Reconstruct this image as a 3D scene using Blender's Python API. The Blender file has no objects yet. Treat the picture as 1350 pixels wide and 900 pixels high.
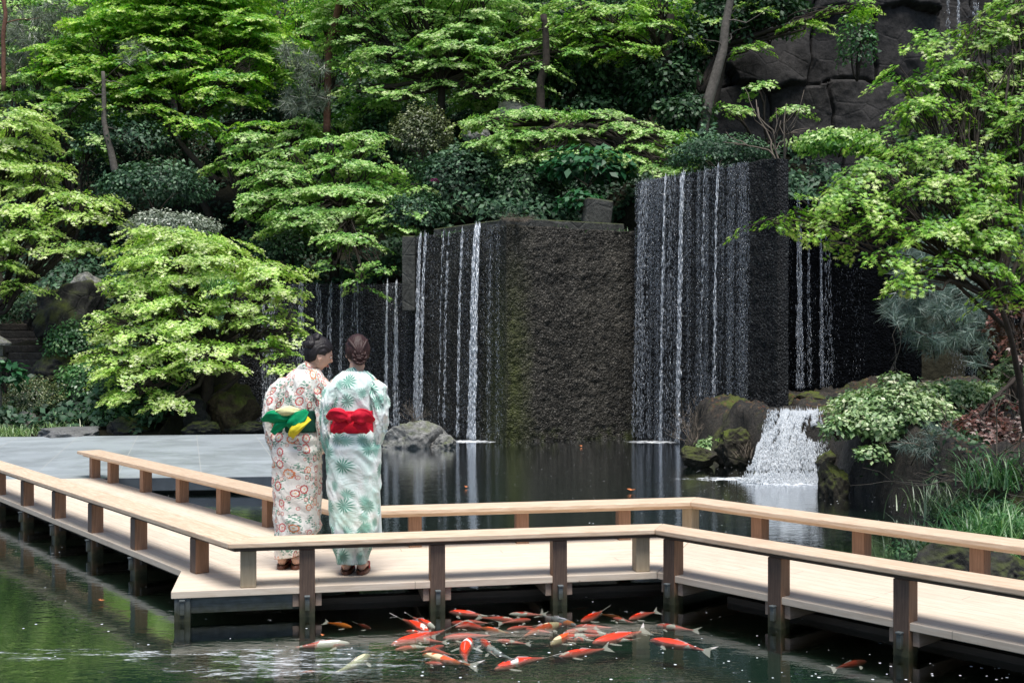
import bpy, math, random
import numpy as np
from mathutils import Vector, Matrix
random.seed(7); rng = np.random.default_rng(11)
R = math.radians
scene = bpy.context.scene
COL = scene.collection
F = 1500.0; CAMZ = 1.72; DECK = .19

def at(px, py, Y):                      # a pixel of the photograph and a distance give a point of the place
    return np.array([(px-675)*Y/F, Y, CAMZ-(py-450)*Y/F])
def ground(px, py, h=0.0):
    Y = (CAMZ-h)*F/(py-450)
    return np.array([(px-675)*Y/F, Y, h])

# ---------------------------------------------------------------- noise
def _hash(ix, iy, iz, s):
    n = (ix.astype(np.int64)*374761393 + iy.astype(np.int64)*668265263 + iz.astype(np.int64)*2147483647 + s*974711) & 0xffffffff
    n = ((n ^ (n >> 13))*1274126177) & 0xffffffff
    n = ((n ^ (n >> 16))*2246822519) & 0xffffffff
    return ((n ^ (n >> 15)) & 0xffffff)/float(0xffffff)
def vnoise(p, s=0):
    p = np.asarray(p, float); i = np.floor(p); f = p-i; f = f*f*(3-2*f); i = i.astype(np.int64)
    r = 0
    for dx in (0, 1):
        for dy in (0, 1):
            for dz in (0, 1):
                w = (f[..., 0] if dx else 1-f[..., 0])*(f[..., 1] if dy else 1-f[..., 1])*(f[..., 2] if dz else 1-f[..., 2])
                r = r + w*_hash(i[..., 0]+dx, i[..., 1]+dy, i[..., 2]+dz, s)
    return r*2-1
def fbm(p, octv=4, s=0, gain=.5):
    a = 1; r = 0; p = np.asarray(p, float)
    for o in range(octv):
        r = r + a*vnoise(p, s+o); a *= gain; p = p*2.03+3.1
    return r

# ---------------------------------------------------------------- mesh helpers
def setp(o, label=None, cat=None, group=None, kind=None):
    if label: o['label'] = label
    if cat: o['category'] = cat
    if group: o['group'] = group
    if kind: o['kind'] = kind
    return o
def link(name, me, mat, parent=None, smooth=False):
    o = bpy.data.objects.new(name, me); COL.objects.link(o)
    if mat is not None:
        for m in (mat if isinstance(mat, (list, tuple)) else [mat]): me.materials.append(m)
    if parent is not None: o.parent = parent
    if smooth: me.shade_smooth()
    return o
def empty(name, loc, label=None, cat=None, group=None, rz=0):
    o = bpy.data.objects.new(name, None); COL.objects.link(o)
    o.location = [float(v) for v in loc]; o.rotation_euler = (0, 0, rz); o.empty_display_size = .1
    return setp(o, label, cat, group)
def mesh_np(name, V, Fa, mat, parent=None, smooth=False, tint=None, uv=None):
    """uniform polygons: V (n,3), Fa (m,k)"""
    V = np.ascontiguousarray(V, np.float32).reshape(-1, 3); Fa = np.ascontiguousarray(Fa, np.int32)
    me = bpy.data.meshes.new(name); m, k = Fa.shape
    me.vertices.add(len(V)); me.vertices.foreach_set('co', V.ravel())
    me.loops.add(m*k); me.loops.foreach_set('vertex_index', Fa.ravel())
    me.polygons.add(m); me.polygons.foreach_set('loop_start', np.arange(0, m*k, k, dtype=np.int32))
    me.polygons.foreach_set('loop_total', np.full(m, k, np.int32))
    if tint is not None:
        a = me.attributes.new('tint', 'FLOAT', 'POINT'); a.data.foreach_set('value', np.ascontiguousarray(tint, np.float32))
    if uv is not None:
        l = me.uv_layers.new(name='UVMap'); l.data.foreach_set('uv', np.ascontiguousarray(uv[Fa.ravel()], np.float32).ravel())
    me.update(calc_edges=True)
    return link(name, me, mat, parent, smooth)
class MB:
    def __init__(s): s.v = []; s.f = []; s.n = 0
    def add(s, V, Fs):
        V = np.asarray(V, float); s.v.append(V)
        for f in Fs: s.f.append(tuple(int(i)+s.n for i in f))
        s.n += len(V); return s
    def box(s, c, d, M=None):
        c = np.array(c, float); x, y, z = np.array(d, float)/2
        V = np.array([[-x,-y,-z],[x,-y,-z],[x,y,-z],[-x,y,-z],[-x,-y,z],[x,-y,z],[x,y,z],[-x,y,z]])
        if M is not None: V = V @ np.array(M)[:3, :3].T
        return s.add(V+c, [(0,3,2,1),(4,5,6,7),(0,1,5,4),(1,2,6,5),(2,3,7,6),(3,0,4,7)])
    def prism(s, poly, z0, z1):
        n = len(poly); V = [(p[0], p[1], z0) for p in poly]+[(p[0], p[1], z1) for p in poly]
        a = sum(poly[i][0]*poly[(i+1) % n][1]-poly[(i+1) % n][0]*poly[i][1] for i in range(n))
        Fs = [tuple(range(n))[::-1], tuple(range(n, 2*n))]+[(i, (i+1) % n, n+(i+1) % n, n+i) for i in range(n)]
        if a < 0: Fs = [f[::-1] for f in Fs]
        return s.add(V, Fs)
    def loft(s, rings, cap=True):
        k = len(rings[0]); V = np.concatenate(rings); Fs = []
        for i in range(len(rings)-1):
            for j in range(k):
                Fs.append((i*k+j, i*k+(j+1) % k, (i+1)*k+(j+1) % k, (i+1)*k+j))
        if cap:
            Fs.append(tuple(range(k))[::-1]); b = (len(rings)-1)*k; Fs.append(tuple(b+j for j in range(k)))
        return s.add(V, Fs)
    def tube(s, P, r, k=8):
        P = np.asarray(P, float); n = len(P); r = np.broadcast_to(np.asarray(r, float), (n,)) if np.ndim(r) else np.full(n, float(r))
        T = np.gradient(P, axis=0); T /= np.linalg.norm(T, axis=1)[:, None]+1e-9
        up = np.array([0., 0., 1.]) if abs(T[0][2]) < .9 else np.array([1., 0., 0.])
        a = np.cross(T[0], up); a /= np.linalg.norm(a); rings = []
        th = np.arange(k)*2*math.pi/k
        for i in range(n):
            a = a-T[i]*np.dot(a, T[i]); a /= np.linalg.norm(a)+1e-9; b = np.cross(T[i], a)
            rings.append(P[i]+r[i]*(np.cos(th)[:, None]*a+np.sin(th)[:, None]*b))
        return s.loft(rings)
    def ell(s, c, r, M=None, nu=16, nv=10, fn=None):
        rings = []
        for i in range(nv+1):
            t = math.pi*(i/nv); t = min(max(t, .02), math.pi-.02)
            th = np.arange(nu)*2*math.pi/nu
            V = np.stack([math.sin(t)*np.cos(th), math.sin(t)*np.sin(th), np.full(nu, -math.cos(t))], 1)
            V = V*np.array(r)
            if fn is not None: V = fn(V)
            if M is not None: V = V @ np.array(M)[:3, :3].T
            rings.append(V+np.array(c))
        return s.loft(rings)
    def build(s, name, mat, parent=None, smooth=False, bevel=0, org=None, rz=0, seg=2):
        V = np.concatenate(s.v)
        if org is not None: V = V-np.array(org, float)
        if rz:
            c, n = math.cos(-rz), math.sin(-rz); V = np.stack([V[:, 0]*c-V[:, 1]*n, V[:, 0]*n+V[:, 1]*c, V[:, 2]], 1)
        me = bpy.data.meshes.new(name); me.from_pydata(V.tolist(), [], s.f); me.update()
        o = link(name, me, mat, parent, smooth)
        if org is not None: o.location = [float(v) for v in org]
        if rz: o.rotation_euler = (0, 0, rz)
        if bevel:
            b = o.modifiers.new('bevel', 'BEVEL'); b.width = bevel; b.segments = seg; b.limit_method = 'ANGLE'
        return o
def wpath(p0, p1, n=8, wob=.1, seed=0, sag=0):
    t = np.linspace(0, 1, n)[:, None]; P = np.array(p0)*(1-t)+np.array(p1)*t
    L = np.linalg.norm(np.array(p1)-np.array(p0))
    w = np.stack([vnoise(np.stack([t[:, 0]*3+seed*7.3, np.full(n, k*5.1+seed), np.zeros(n)], 1)) for k in range(3)], 1)
    env = np.sin(np.pi*t)
    P = P+w*wob*L*env; P[:, 2] += sag*L*env[:, 0]
    return P

# ---------------------------------------------------------------- materials
class NT:
    def __init__(s, name):
        s.m = bpy.data.materials.new(name); s.m.use_nodes = True; s.t = s.m.node_tree; s.t.nodes.clear()
        s.out = s.n('ShaderNodeOutputMaterial')
    def n(s, typ, **kw):
        nd = s.t.nodes.new(typ)
        for k, v in kw.items(): setattr(nd, k, v)
        return nd
    def l(s, a, b): s.t.links.new(a, b)
    def _in(s, sock, v):
        if isinstance(v, bpy.types.NodeSocket): s.l(v, sock)
        elif v is not None:
            if hasattr(sock.default_value, '__len__') and not hasattr(v, '__len__'): v = [v]*len(sock.default_value)
            if hasattr(v, '__len__') and len(v) == 3 and len(sock.default_value) == 4: v = (*v, 1)
            sock.default_value = v
    def coord(s, kind='Object', scale=(1, 1, 1), rot=(0, 0, 0), loc=(0, 0, 0)):
        c = s.n('ShaderNodeTexCoord'); mp = s.n('ShaderNodeMapping'); s.l(c.outputs[kind], mp.inputs[0])
        mp.inputs['Scale'].default_value = scale; mp.inputs['Rotation'].default_value = rot; mp.inputs['Location'].default_value = loc
        return mp.outputs[0]
    def world(s, scale=(1, 1, 1)):
        g = s.n('ShaderNodeNewGeometry'); mp = s.n('ShaderNodeMapping'); s.l(g.outputs['Position'], mp.inputs[0]); mp.inputs['Scale'].default_value = scale
        return mp.outputs[0]
    def noise(s, v, scale=5, detail=4, rough=.55, dist=0, dim='3D'):
        t = s.n('ShaderNodeTexNoise'); t.noise_dimensions = dim; s.l(v, t.inputs['Vector'])
        for k, x in (('Scale', scale), ('Detail', detail), ('Roughness', rough), ('Distortion', dist)): t.inputs[k].default_value = x
        return t.outputs['Fac']
    def vor(s, v, scale=5, feature='F1', out='Distance', rand=1, dim='3D'):
        t = s.n('ShaderNodeTexVoronoi'); t.feature = feature; t.voronoi_dimensions = dim; s.l(v, t.inputs['Vector']); t.inputs['Scale'].default_value = scale
        t.inputs['Randomness'].default_value = rand
        return t.outputs[out]
    def ramp(s, f, stops, interp='LINEAR'):
        r = s.n('ShaderNodeValToRGB'); r.color_ramp.interpolation = interp; e = r.color_ramp.elements
        while len(e) < len(stops): e.new(.5)
        for i, (p, c) in enumerate(stops):
            e[i].position = p; e[i].color = (c, c, c, 1) if not hasattr(c, '__len__') else (*c, 1)
        s.l(f, r.inputs[0]); return r.outputs[0]
    def math(s, op, a, b=None, c=None, clamp=False):
        m = s.n('ShaderNodeMath', operation=op); m.use_clamp = clamp
        for i, v in enumerate((a, b, c)):
            if v is not None: s._in(m.inputs[i], v)
        return m.outputs[0]
    def mix(s, f, a, b, blend='MIX'):
        m = s.n('ShaderNodeMix', data_type='RGBA', blend_type=blend); s._in(m.inputs[0], f); s._in(m.inputs[6], a); s._in(m.inputs[7], b); return m.outputs[2]
    def bump(s, h, st=.5, dist=.01, normal=None):
        b = s.n('ShaderNodeBump'); b.inputs['Strength'].default_value = st; b.inputs['Distance'].default_value = dist; s.l(h, b.inputs['Height'])
        if normal is not None: s.l(normal, b.inputs['Normal'])
        return b.outputs[0]
    def attr(s, name='tint'):
        a = s.n('ShaderNodeAttribute'); a.attribute_name = name; return a.outputs['Fac']
    def pbr(s, col, rough=.7, spec=.5, normal=None, **kw):
        p = s.n('ShaderNodeBsdfPrincipled'); s._in(p.inputs['Base Color'], col); s._in(p.inputs['Roughness'], rough)
        s._in(p.inputs['Specular IOR Level'], spec)
        if normal is not None: s.l(normal, p.inputs['Normal'])
        for k, v in kw.items(): s._in(p.inputs[k.replace('_', ' ')], v)
        return p.outputs[0]
    def done(s, sh): s.l(sh, s.out.inputs[0]); return s.m

def mat_leaf(name, stops, trans=.35, gloss=.08, rough=.45):
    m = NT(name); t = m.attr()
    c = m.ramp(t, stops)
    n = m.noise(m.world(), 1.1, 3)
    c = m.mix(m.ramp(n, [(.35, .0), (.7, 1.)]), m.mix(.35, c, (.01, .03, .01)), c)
    d = m.n('ShaderNodeBsdfDiffuse'); m.l(c, d.inputs[0])
    tr = m.n('ShaderNodeBsdfTranslucent'); m.l(m.mix(.5, c, m.mix(1, c, (1.0, 1.1, .35), 'MULTIPLY')), tr.inputs[0])
    g = m.n('ShaderNodeBsdfGlossy'); g.inputs['Roughness'].default_value = rough; g.inputs[0].default_value = (1, 1, 1, 1)
    a = m.n('ShaderNodeMixShader'); a.inputs[0].default_value = trans; m.l(d.outputs[0], a.inputs[1]); m.l(tr.outputs[0], a.inputs[2])
    b = m.n('ShaderNodeMixShader'); b.inputs[0].default_value = gloss; m.l(a.outputs[0], b.inputs[1]); m.l(g.outputs[0], b.inputs[2])
    return m.done(b.outputs[0])
def mat_wood(name, c1, c2, planks=0, dirt=.0, rough=.6, green=False):
    m = NT(name); v = m.coord('Object')
    vs = m.coord('Object', scale=(1.2, 14, 14))
    g = m.noise(vs, 5, 6, .65, .6); g2 = m.noise(m.coord('Object', scale=(.5, 2, 2)), 3, 3)
    c = m.mix(m.ramp(g, [(.36, 0.), (.64, 1.)]), c1, c2)
    c = m.mix(m.math('MULTIPLY', g2, .45), c, tuple(x*.72 for x in c1))
    oi = m.n('ShaderNodeObjectInfo')
    c = m.mix(m.math('MULTIPLY', oi.outputs['Random'], .35), c, tuple(x*.68 for x in c1))
    knots = m.ramp(m.vor(m.coord('Object', scale=(1, 3.2, 3.2)), 2.3), [(.0, 1.), (.035, .0)])
    c = m.mix(m.math('MULTIPLY', knots, .6), c, tuple(x*.35 for x in c1))
    h = g
    if planks:
        sx = m.n('ShaderNodeSeparateXYZ'); m.l(v, sx.inputs[0])
        yy = m.math('MULTIPLY', sx.outputs[1], 1/planks)
        idx = m.math('FLOOR', yy); fr = m.math('FRACT', yy)
        wn = m.n('ShaderNodeTexWhiteNoise', noise_dimensions='1D'); m.l(idx, wn.inputs[1])
        c = m.mix(m.math('MULTIPLY', wn.outputs[0], .26), c, tuple(x*.60 for x in c2)); c = m.mix(m.ramp(m.noise(v, 1.1, 6, .7, .6), [(.50, 0.), (.70, .28)]), c, tuple(x*.66 for x in c1))
        xx = m.math('FRACT', m.math('ADD', m.math('MULTIPLY', sx.outputs[0], .31), m.math('MULTIPLY', wn.outputs[0], 7.7)))
        gap = m.math('MAXIMUM', m.math('LESS_THAN', fr, .03), m.math('LESS_THAN', xx, .0016))
        c = m.mix(m.math('MULTIPLY', gap, .62), c, tuple(x*.3 for x in c1))
        h = m.math('SUBTRACT', m.math('MULTIPLY', g, .15), gap)
        nail = m.ramp(m.vor(v, 4.7), [(.02, 1.), (.04, 0.)])
        c = m.mix(m.math('MULTIPLY', nail, .5), c, (.15, .10, .06))
    if dirt:
        gp = m.n('ShaderNodeNewGeometry'); sz = m.n('ShaderNodeSeparateXYZ'); m.l(gp.outputs['Position'], sz.inputs[0])
        wet = m.ramp(m.math('ADD', sz.outputs[2], m.math('MULTIPLY', m.noise(m.world(), 22, 4), .10)), [(.08, 1.), (.19, 0.)])
        c = m.mix(wet, c, m.mix(m.noise(m.world(), 30, 3), (.012, .012, .009), (.07, .075, .035)))
        streak = m.ramp(m.noise(m.coord('Object', scale=(1.5, 60, 60)), 3, 4), [(.4, 0.), (.8, 1.)])
        c = m.mix(m.math('MULTIPLY', streak, dirt), c, tuple(x*.35 for x in c1))
    return m.done(m.pbr(c, rough, .3, m.bump(h, .35, .004)))
def mat_flat(name, col, rough=.7, var=.25, scale=12, bump=.3, spec=.4, dist=.01):
    m = NT(name); n = m.noise(m.coord('Object'), scale, 6, .65)
    c = m.mix(m.ramp(n, [(.25, 0.), (.75, 1.)]), tuple(x*(1-var) for x in col), tuple(min(1, x*(1+var)) for x in col))
    return m.done(m.pbr(c, rough, spec, m.bump(n, bump, dist)))
def mat_rock(name, a, b, moss=0., wet=False, scale=1., lichen=0.):
    m = NT(name); v = m.world((scale,)*3)
    n = m.noise(v, 3.2, 8, .68, .4); n2 = m.noise(v, 18, 6, .7); cr = m.vor(v, 2.2, 'DISTANCE_TO_EDGE')
    c = m.mix(m.ramp(n, [(.3, 0.), (.7, 1.)]), a, b)
    c = m.mix(m.ramp(n2, [(.35, .55), (.6, 0.)]), c, tuple(x*.35 for x in a))
    if lichen: c = m.mix(m.ramp(m.noise(v, 9, 5, .7), [(.58, 0.), (.66, lichen)]), c, (.42, .42, .38))
    if moss:
        gq = m.n('ShaderNodeNewGeometry'); sz = m.n('ShaderNodeSeparateXYZ'); m.l(gq.outputs['Normal'], sz.inputs[0])
        mk = m.math('MULTIPLY', m.ramp(sz.outputs[2], [(.1, 0.), (.75, 1.)]), m.ramp(m.noise(v, 2.6, 5, .6), [(.5-.25*moss, 0.), (.66, 1.)]))
        c = m.mix(mk, c, m.mix(n2, (.03, .045, .008), (.13, .16, .02)))
    h = m.math('ADD', m.math('ADD', n, m.math('MULTIPLY', n2, .5)), m.math('MULTIPLY', m.ramp(cr, [(0., 0.), (.05, 1.)]), .25))
    return m.done(m.pbr(c, .28 if wet else .85, .5 if wet else .25, m.bump(h, .8, .05)))
# ---------------------------------------------------------------- world, sun, camera
w = bpy.data.worlds.new("World"); scene.world = w; w.use_nodes = True
nt = w.node_tree; bg = nt.nodes['Background']
sky = nt.nodes.new('ShaderNodeTexSky'); sky.sky_type = 'NISHITA'; sky.sun_disc = False
SUN_EL, SUN_AZ = R(72), R(165)
sky.sun_elevation = SUN_EL; sky.sun_rotation = SUN_AZ; sky.air_density = 1.0; sky.dust_density = 1.5; sky.ozone_density = 1
nt.links.new(sky.outputs[0], bg.inputs[0]); bg.inputs[1].default_value = .15
sl = bpy.data.lights.new('sun', 'SUN'); sl.energy = 5.0; sl.angle = R(30); sl.color = (1, .975, .93)
so = bpy.data.objects.new('sun', sl); COL.objects.link(so)
sd = Vector((math.sin(SUN_AZ)*math.cos(SUN_EL), math.cos(SUN_AZ)*math.cos(SUN_EL), math.sin(SUN_EL)))
so.rotation_euler = sd.to_track_quat('Z', 'Y').to_euler(); so.location = sd*60
cd = bpy.data.cameras.new('camera'); cam = bpy.data.objects.new('camera', cd); COL.objects.link(cam)
cam.location = (0, 0, CAMZ); cam.rotation_euler = (R(90), 0, 0); cd.lens = 40; cd.sensor_width = 36; cd.clip_end = 600; cd.clip_start = .05
scene.camera = cam
scene.view_settings.view_transform = 'Standard'; scene.view_settings.look = 'None'; scene.view_settings.exposure = 0
cy = scene.cycles; cy.max_bounces = 7; cy.diffuse_bounces = 3; cy.glossy_bounces = 3; cy.transparent_max_bounces = 12; cy.transmission_bounces = 4
cy.use_denoising = True; cy.caustics_reflective = False; cy.caustics_refractive = False; cy.sample_clamp_indirect = 6

# ---------------------------------------------------------------- ground, water
m = NT('pond_bed_mat'); n = m.noise(m.world(), .8, 6, .6)
bedm = m.done(m.pbr(m.mix(n, (.006, .009, .006), (.03, .038, .022)), .9, .1))
V = np.array([[-300, -300, -.9], [300, -300, -.9], [300, 300, -.9], [-300, 300, -.9]])
setp(mesh_np('ground', V, np.array([[0, 1, 2, 3]]), bedm), kind='structure')

m = NT('water_mat')
W = m.world()
n1 = m.noise(m.world((.9, 1.6, 1)), 3.2, 3, .5, .4)
n2 = m.noise(m.world((1., 2.2, 1)), 11, 3, .55, .5)
n3 = m.noise(m.world((1., 1.5, 1)), 38, 2, .5)
sp = m.n('ShaderNodeSeparateXYZ'); m.l(W, sp.inputs[0])
def blob(x, y, rx, ry):          # soft elliptical mask on the water at a place
    a = m.math('MULTIPLY', m.math('SUBTRACT', sp.outputs[0], x), 1/rx); b = m.math('MULTIPLY', m.math('SUBTRACT', sp.outputs[1], y), 1/ry)
    d = m.math('ADD', m.math('MULTIPLY', a, a), m.math('MULTIPLY', b, b))
    return m.math('SUBTRACT', 1, d, clamp=True)
rough_zone = m.math('MAXIMUM', m.math('MAXIMUM', blob(3.3, 12.6, 2.2, 3.6), m.math('MULTIPLY', blob(1., 14., 8., 6.), .7)), m.math('MAXIMUM', blob(-1.3, 6.05, 1.1, .4), m.math('MAXIMUM', blob(.2, 6.0, 1.2, .3), blob(2.4, 18.6, 2.5, 1.5))))
h = m.math('ADD', m.math('MULTIPLY', n1, .55), m.math('MULTIPLY', n2, .20))
h = m.math('ADD', h, m.math('MULTIPLY', n3, m.math('ADD', .02, m.math('MULTIPLY', rough_zone, .12))))
h = m.math('ADD', h, m.math('MULTIPLY', m.math('MULTIPLY', n2, rough_zone), .35))
nb = m.bump(h, .5, .0075)
fr = m.n('ShaderNodeFresnel'); fr.inputs[0].default_value = 1.33; m.l(nb, fr.inputs[1])
gl = m.n('ShaderNodeBsdfGlossy'); gl.inputs['Roughness'].default_value = .02; m.l(nb, gl.inputs['Normal']); gl.inputs[0].default_value = (.95, .97, 1, 1)
tp = m.n('ShaderNodeBsdfTransparent'); tp.inputs[0].default_value = (.82, .88, .84, 1)
a = m.n('ShaderNodeMixShader'); m.l(m.math('ADD', m.math('MULTIPLY', fr.outputs[0], 1.9), .02, clamp=True), a.inputs[0]); m.l(tp.outputs[0], a.inputs[1]); m.l(gl.outputs[0], a.inputs[2])
# foam: fine floating specks everywhere, streaks of bubbles in the swirl, froth under each fall
spk = m.n('ShaderNodeTexVoronoi'); m.l(m.world((1, 1, 0)), spk.inputs['Vector']); spk.inputs['Scale'].default_value = 30
sc_ = m.n('ShaderNodeSeparateColor'); m.l(spk.outputs['Color'], sc_.inputs[0])
dens = m.ramp(m.noise(m.world((.8, 1, 0)), 1.3, 4, .6, .8), [(.42, 0.), (.7, 1.)])
bubz = m.math('MAXIMUM', m.math('MULTIPLY', blob(2.1, 5.55, 2.4, .75), 1.1), m.math('MAXIMUM', m.math('MULTIPLY', blob(.1, 6.2, 1.9, .7), .35), m.math('MULTIPLY', blob(3.2, 13.6, 1.8, 2.2), .8)))
thr = m.math('ADD', m.math('MULTIPLY', dens, .07), m.math('MULTIPLY', bubz, .38))
rad = m.math('MULTIPLY', m.math('ADD', .03, m.math('MULTIPLY', m.math('POWER', sc_.outputs[1], 2.2), .24)), m.math('LESS_THAN', sc_.outputs[0], m.math('ADD', thr, .02)))
f1 = m.math('LESS_THAN', spk.outputs['Distance'], rad)
st = m.noise(m.world((.5, 2.4, 0)), 3.4, 7, .72, 1.4)
st2 = m.noise(m.world((1.3, 5.5, 0)), 9, 5, .8, .8)
swz = m.math('MAXIMUM', blob(-1.15, 6.1, .95, .36), m.math('MULTIPLY', blob(-2.3, 6.25, 1.6, .16), .7))
f2 = m.math('MULTIPLY', m.ramp(m.math('ADD', st, m.math('MULTIPLY', swz, .14)), [(.60, 0.), (.66, 1.)]), m.ramp(st2, [(.47, 0.), (.58, 1.)]))
f2 = m.math('MULTIPLY', f2, m.ramp(swz, [(.05, 0.), (.4, 1.)]))
fz = m.math('MAXIMUM', blob(3.40, 13.95, .85, .60), m.math('MAXIMUM', blob(2.95, 14.25, 1.1, .30), m.math('MAXIMUM', blob(-.75, 19.6, .85, .45), m.math('MAXIMUM', blob(2.5, 19.5, .75, .42), blob(-1.9, 21.2, 1.8, .4)))))
ff = m.noise(m.world((1, 1, 0)), 9, 5, .7)
f3 = m.ramp(m.math('ADD', m.math('MULTIPLY', fz, .62), m.math('MULTIPLY', m.math('SUBTRACT', ff, .5), 1.9)), [(.34, 0.), (.78, 1.)])
foam = m.math('MAXIMUM', m.math('MULTIPLY', f1, .85), m.math('MAXIMUM', m.math('MULTIPLY', f2, .5), f3), clamp=True)
fd = m.n('ShaderNodeBsdfDiffuse'); fd.inputs[0].default_value = (.88, .91, .94, 1)
b = m.n('ShaderNodeMixShader'); m.l(foam, b.inputs[0]); m.l(a.outputs[0], b.inputs[1]); m.l(fd.outputs[0], b.inputs[2])
waterm = m.done(b.outputs[0])
V = np.array([[-60, -12, 0], [60, -12, 0], [60, 30, 0], [-60, 30, 0]])
setp(mesh_np('pond_water', V, np.array([[0, 1, 2, 3]]), waterm), kind='structure')
# murk: the cloudy depth of the pond a little under the surface
m = NT('murk_mat'); tb = m.n('ShaderNodeBsdfTransparent'); db = m.n('ShaderNodeBsdfDiffuse'); m.l(m.mix(m.noise(m.world(), .5, 4), (.009, .024, .016), (.018, .044, .028)), db.inputs[0])
mx = m.n('ShaderNodeMixShader'); mx.inputs[0].default_value = .93; m.l(tb.outputs[0], mx.inputs[1]); m.l(db.outputs[0], mx.inputs[2])
murkm = m.done(mx.outputs[0])
V = np.array([[-60, -12, -.15], [60, -12, -.15], [60, 30, -.15], [-60, 30, -.15]])
setp(mesh_np('murky_water', V, np.array([[0, 1, 2, 3]]), murkm), kind='structure')

# ---------------------------------------------------------------- boardwalk
wd_deck = mat_wood('deck_wood', (.68, .55, .42), (.90, .78, .64), planks=.105, rough=.7)
wd_rail = mat_wood('rail_wood', (.60, .42, .28), (.88, .71, .54), rough=.55)
wd_post = mat_wood('aged_post_wood', (.26, .145, .085), (.42, .24, .15), dirt=.3, rough=.6)
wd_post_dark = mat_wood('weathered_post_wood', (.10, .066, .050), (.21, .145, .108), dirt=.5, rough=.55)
wd_new = mat_wood('fresh_post_wood', (.42, .33, .22), (.56, .46, .32), rough=.65)
wd_grey = mat_wood('grey_beam_wood', (.10, .115, .12), (.21, .235, .24), dirt=.5, rough=.7)
wd_joist = mat_wood('joist_wood', (.34, .24, .18), (.50, .38, .30), rough=.7)
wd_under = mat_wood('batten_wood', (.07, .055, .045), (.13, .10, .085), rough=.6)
AM, AL, AR = R(11), R(180-51.5), R(-48.5)
def d2(a): return np.array([math.cos(a), math.sin(a)])
uM, uL, uR = d2(AM), d2(AL), d2(AR)
nM = np.array([-uM[1], uM[0]]); nL = np.array([uL[1], -uL[0]]); nR = np.array([-uR[1], uR[0]])  # pointing to the far side
if nL[1] < 0: nL = -nL
WD = 1.30
pM = np.array([-.55, 7.26]); pL = np.array([-2.208, 7.65]); pR = np.array([1.053, 7.45])
def isect(p, u, q, v):
    A = np.array([u, -v]).T; s = np.linalg.solve(A, q-p); return p+u*s[0]
boardwalk = empty('boardwalk', (0, 7.9, 0), 'pale zigzag wooden boardwalk with low handrails crossing the pond', 'boardwalk')
BW = np.array([0, 7.9, 0.])
def prism_part(name, poly, z0, z1, rz, mat, bevel=.004, label=None):
    c = np.mean(poly, 0); b = MB().prism([tuple(p) for p in poly], z0, z1)
    o = b.build(name, mat, boardwalk, bevel=bevel, org=(c[0], c[1], (z0+z1)/2), rz=rz)
    o.location = Vector((c[0], c[1], (z0+z1)/2))-Vector(BW)
    if label: o['label'] = label
    return o
A = pM+uM*(-1.565)
cFR = isect(pM, uM, pR, uR); cBR = isect(pM+nM*WD, uM, pR+nR*WD, uR)
cBL = isect(pM+nM*WD, uM, pL+nL*WD, uL)
fl = isect(pM+nM*.66, uM, pL, uL)
endL = isect(pL, uL, np.array([-5.5, 12.66]), d2(R(5))); endLb = isect(pL+nL*WD, uL, np.array([-5.5, 12.66]), d2(R(5)))
sideL = A+nM*.66
prism_part('deck_boards', [A, cFR, cBR, cBL, sideL], DECK-.045, DECK, AM, wd_deck)
q0 = isect(pL, uL, sideL, (cBL-sideL)/np.linalg.norm(cBL-sideL))
prism_part('deck_boards', [sideL+uL*.004, cBL+uL*.004, endLb, endL+np.array([-.0, 0])], DECK-.045, DECK, AL, wd_deck)
RL = 4.6
prism_part('deck_boards', [cFR+uR*.004, pR+uR*RL, pR+nR*WD+uR*RL, cBR+uR*.004], DECK-.045, DECK-.0005, AR, wd_deck)
# handrails: cap, narrow batten below; offsets measured outward from the deck edge
RT = .293
def rail_line(segs, side, caps, out, inn, z1, th, mat, name):
    """segs: list of (p,u,n) ; side -1 near edge, +1 far edge ; mitred at the corners"""
    L = []
    for (p, u, n) in segs:
        base = p+(n*WD if side > 0 else 0)
        L.append((base+n*side*out, base-n*side*inn, u))
    for k in range(len(L)):
        o, i, u = L[k]
        if k == 0: a0, b0 = o+u*caps[0], i+u*caps[0]
        else: a0, b0 = isect(o, u, L[k-1][0], L[k-1][2]), isect(i, u, L[k-1][1], L[k-1][2])
        if k == len(L)-1: a1, b1 = o+u*caps[1], i+u*caps[1]
        else: a1, b1 = isect(o, u, L[k+1][0], L[k+1][2]), isect(i, u, L[k+1][1], L[k+1][2])
        e = u*.0008
        prism_part(name, [a0+e, a1-e, b1-e, b0+e], z1-th, z1, math.atan2(u[1], u[0]), mat, .006 if name == 'handrail' else .002)
_q = pL+nL*(WD-.05); _t = (120-675)/F; sgen0 = (_t*_q[1]-_q[0])/(-uL[0]+_t*uL[1])
segs = [(pL, -uL, nL), (pM, uM, nM), (pR, uR, nR)]
for side, caps in ((-1, (-6.2, RL)), (1, (sgen0-.10, RL))):
    rail_line(segs, side, caps, .055 if side < 0 else .085, .175, DECK+RT, .034, wd_rail, 'handrail')
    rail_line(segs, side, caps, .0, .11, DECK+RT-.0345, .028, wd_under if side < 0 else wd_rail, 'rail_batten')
PW = .096
def post(c, rz, mat, z0, z1, label=None, facemat=None):
    b = MB().box((0, 0, 0), (PW, PW, z1-z0)) if False else MB()
    zc = (z0+z1)/2
    # grain runs along the local X axis: lay the post down, then stand it up
    b.box((0, 0, 0), (z1-z0, PW, PW))
    me_o = b.build('post', [mat]+([facemat] if facemat else []), boardwalk, bevel=.005)
    me_o.rotation_euler = (0, R(-90), rz); me_o.location = (c[0]-BW[0], c[1]-BW[1], zc)
    if facemat:
        for p in me_o.data.polygons:
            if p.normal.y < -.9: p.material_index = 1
    if label: me_o['label'] = label
    return me_o
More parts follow.
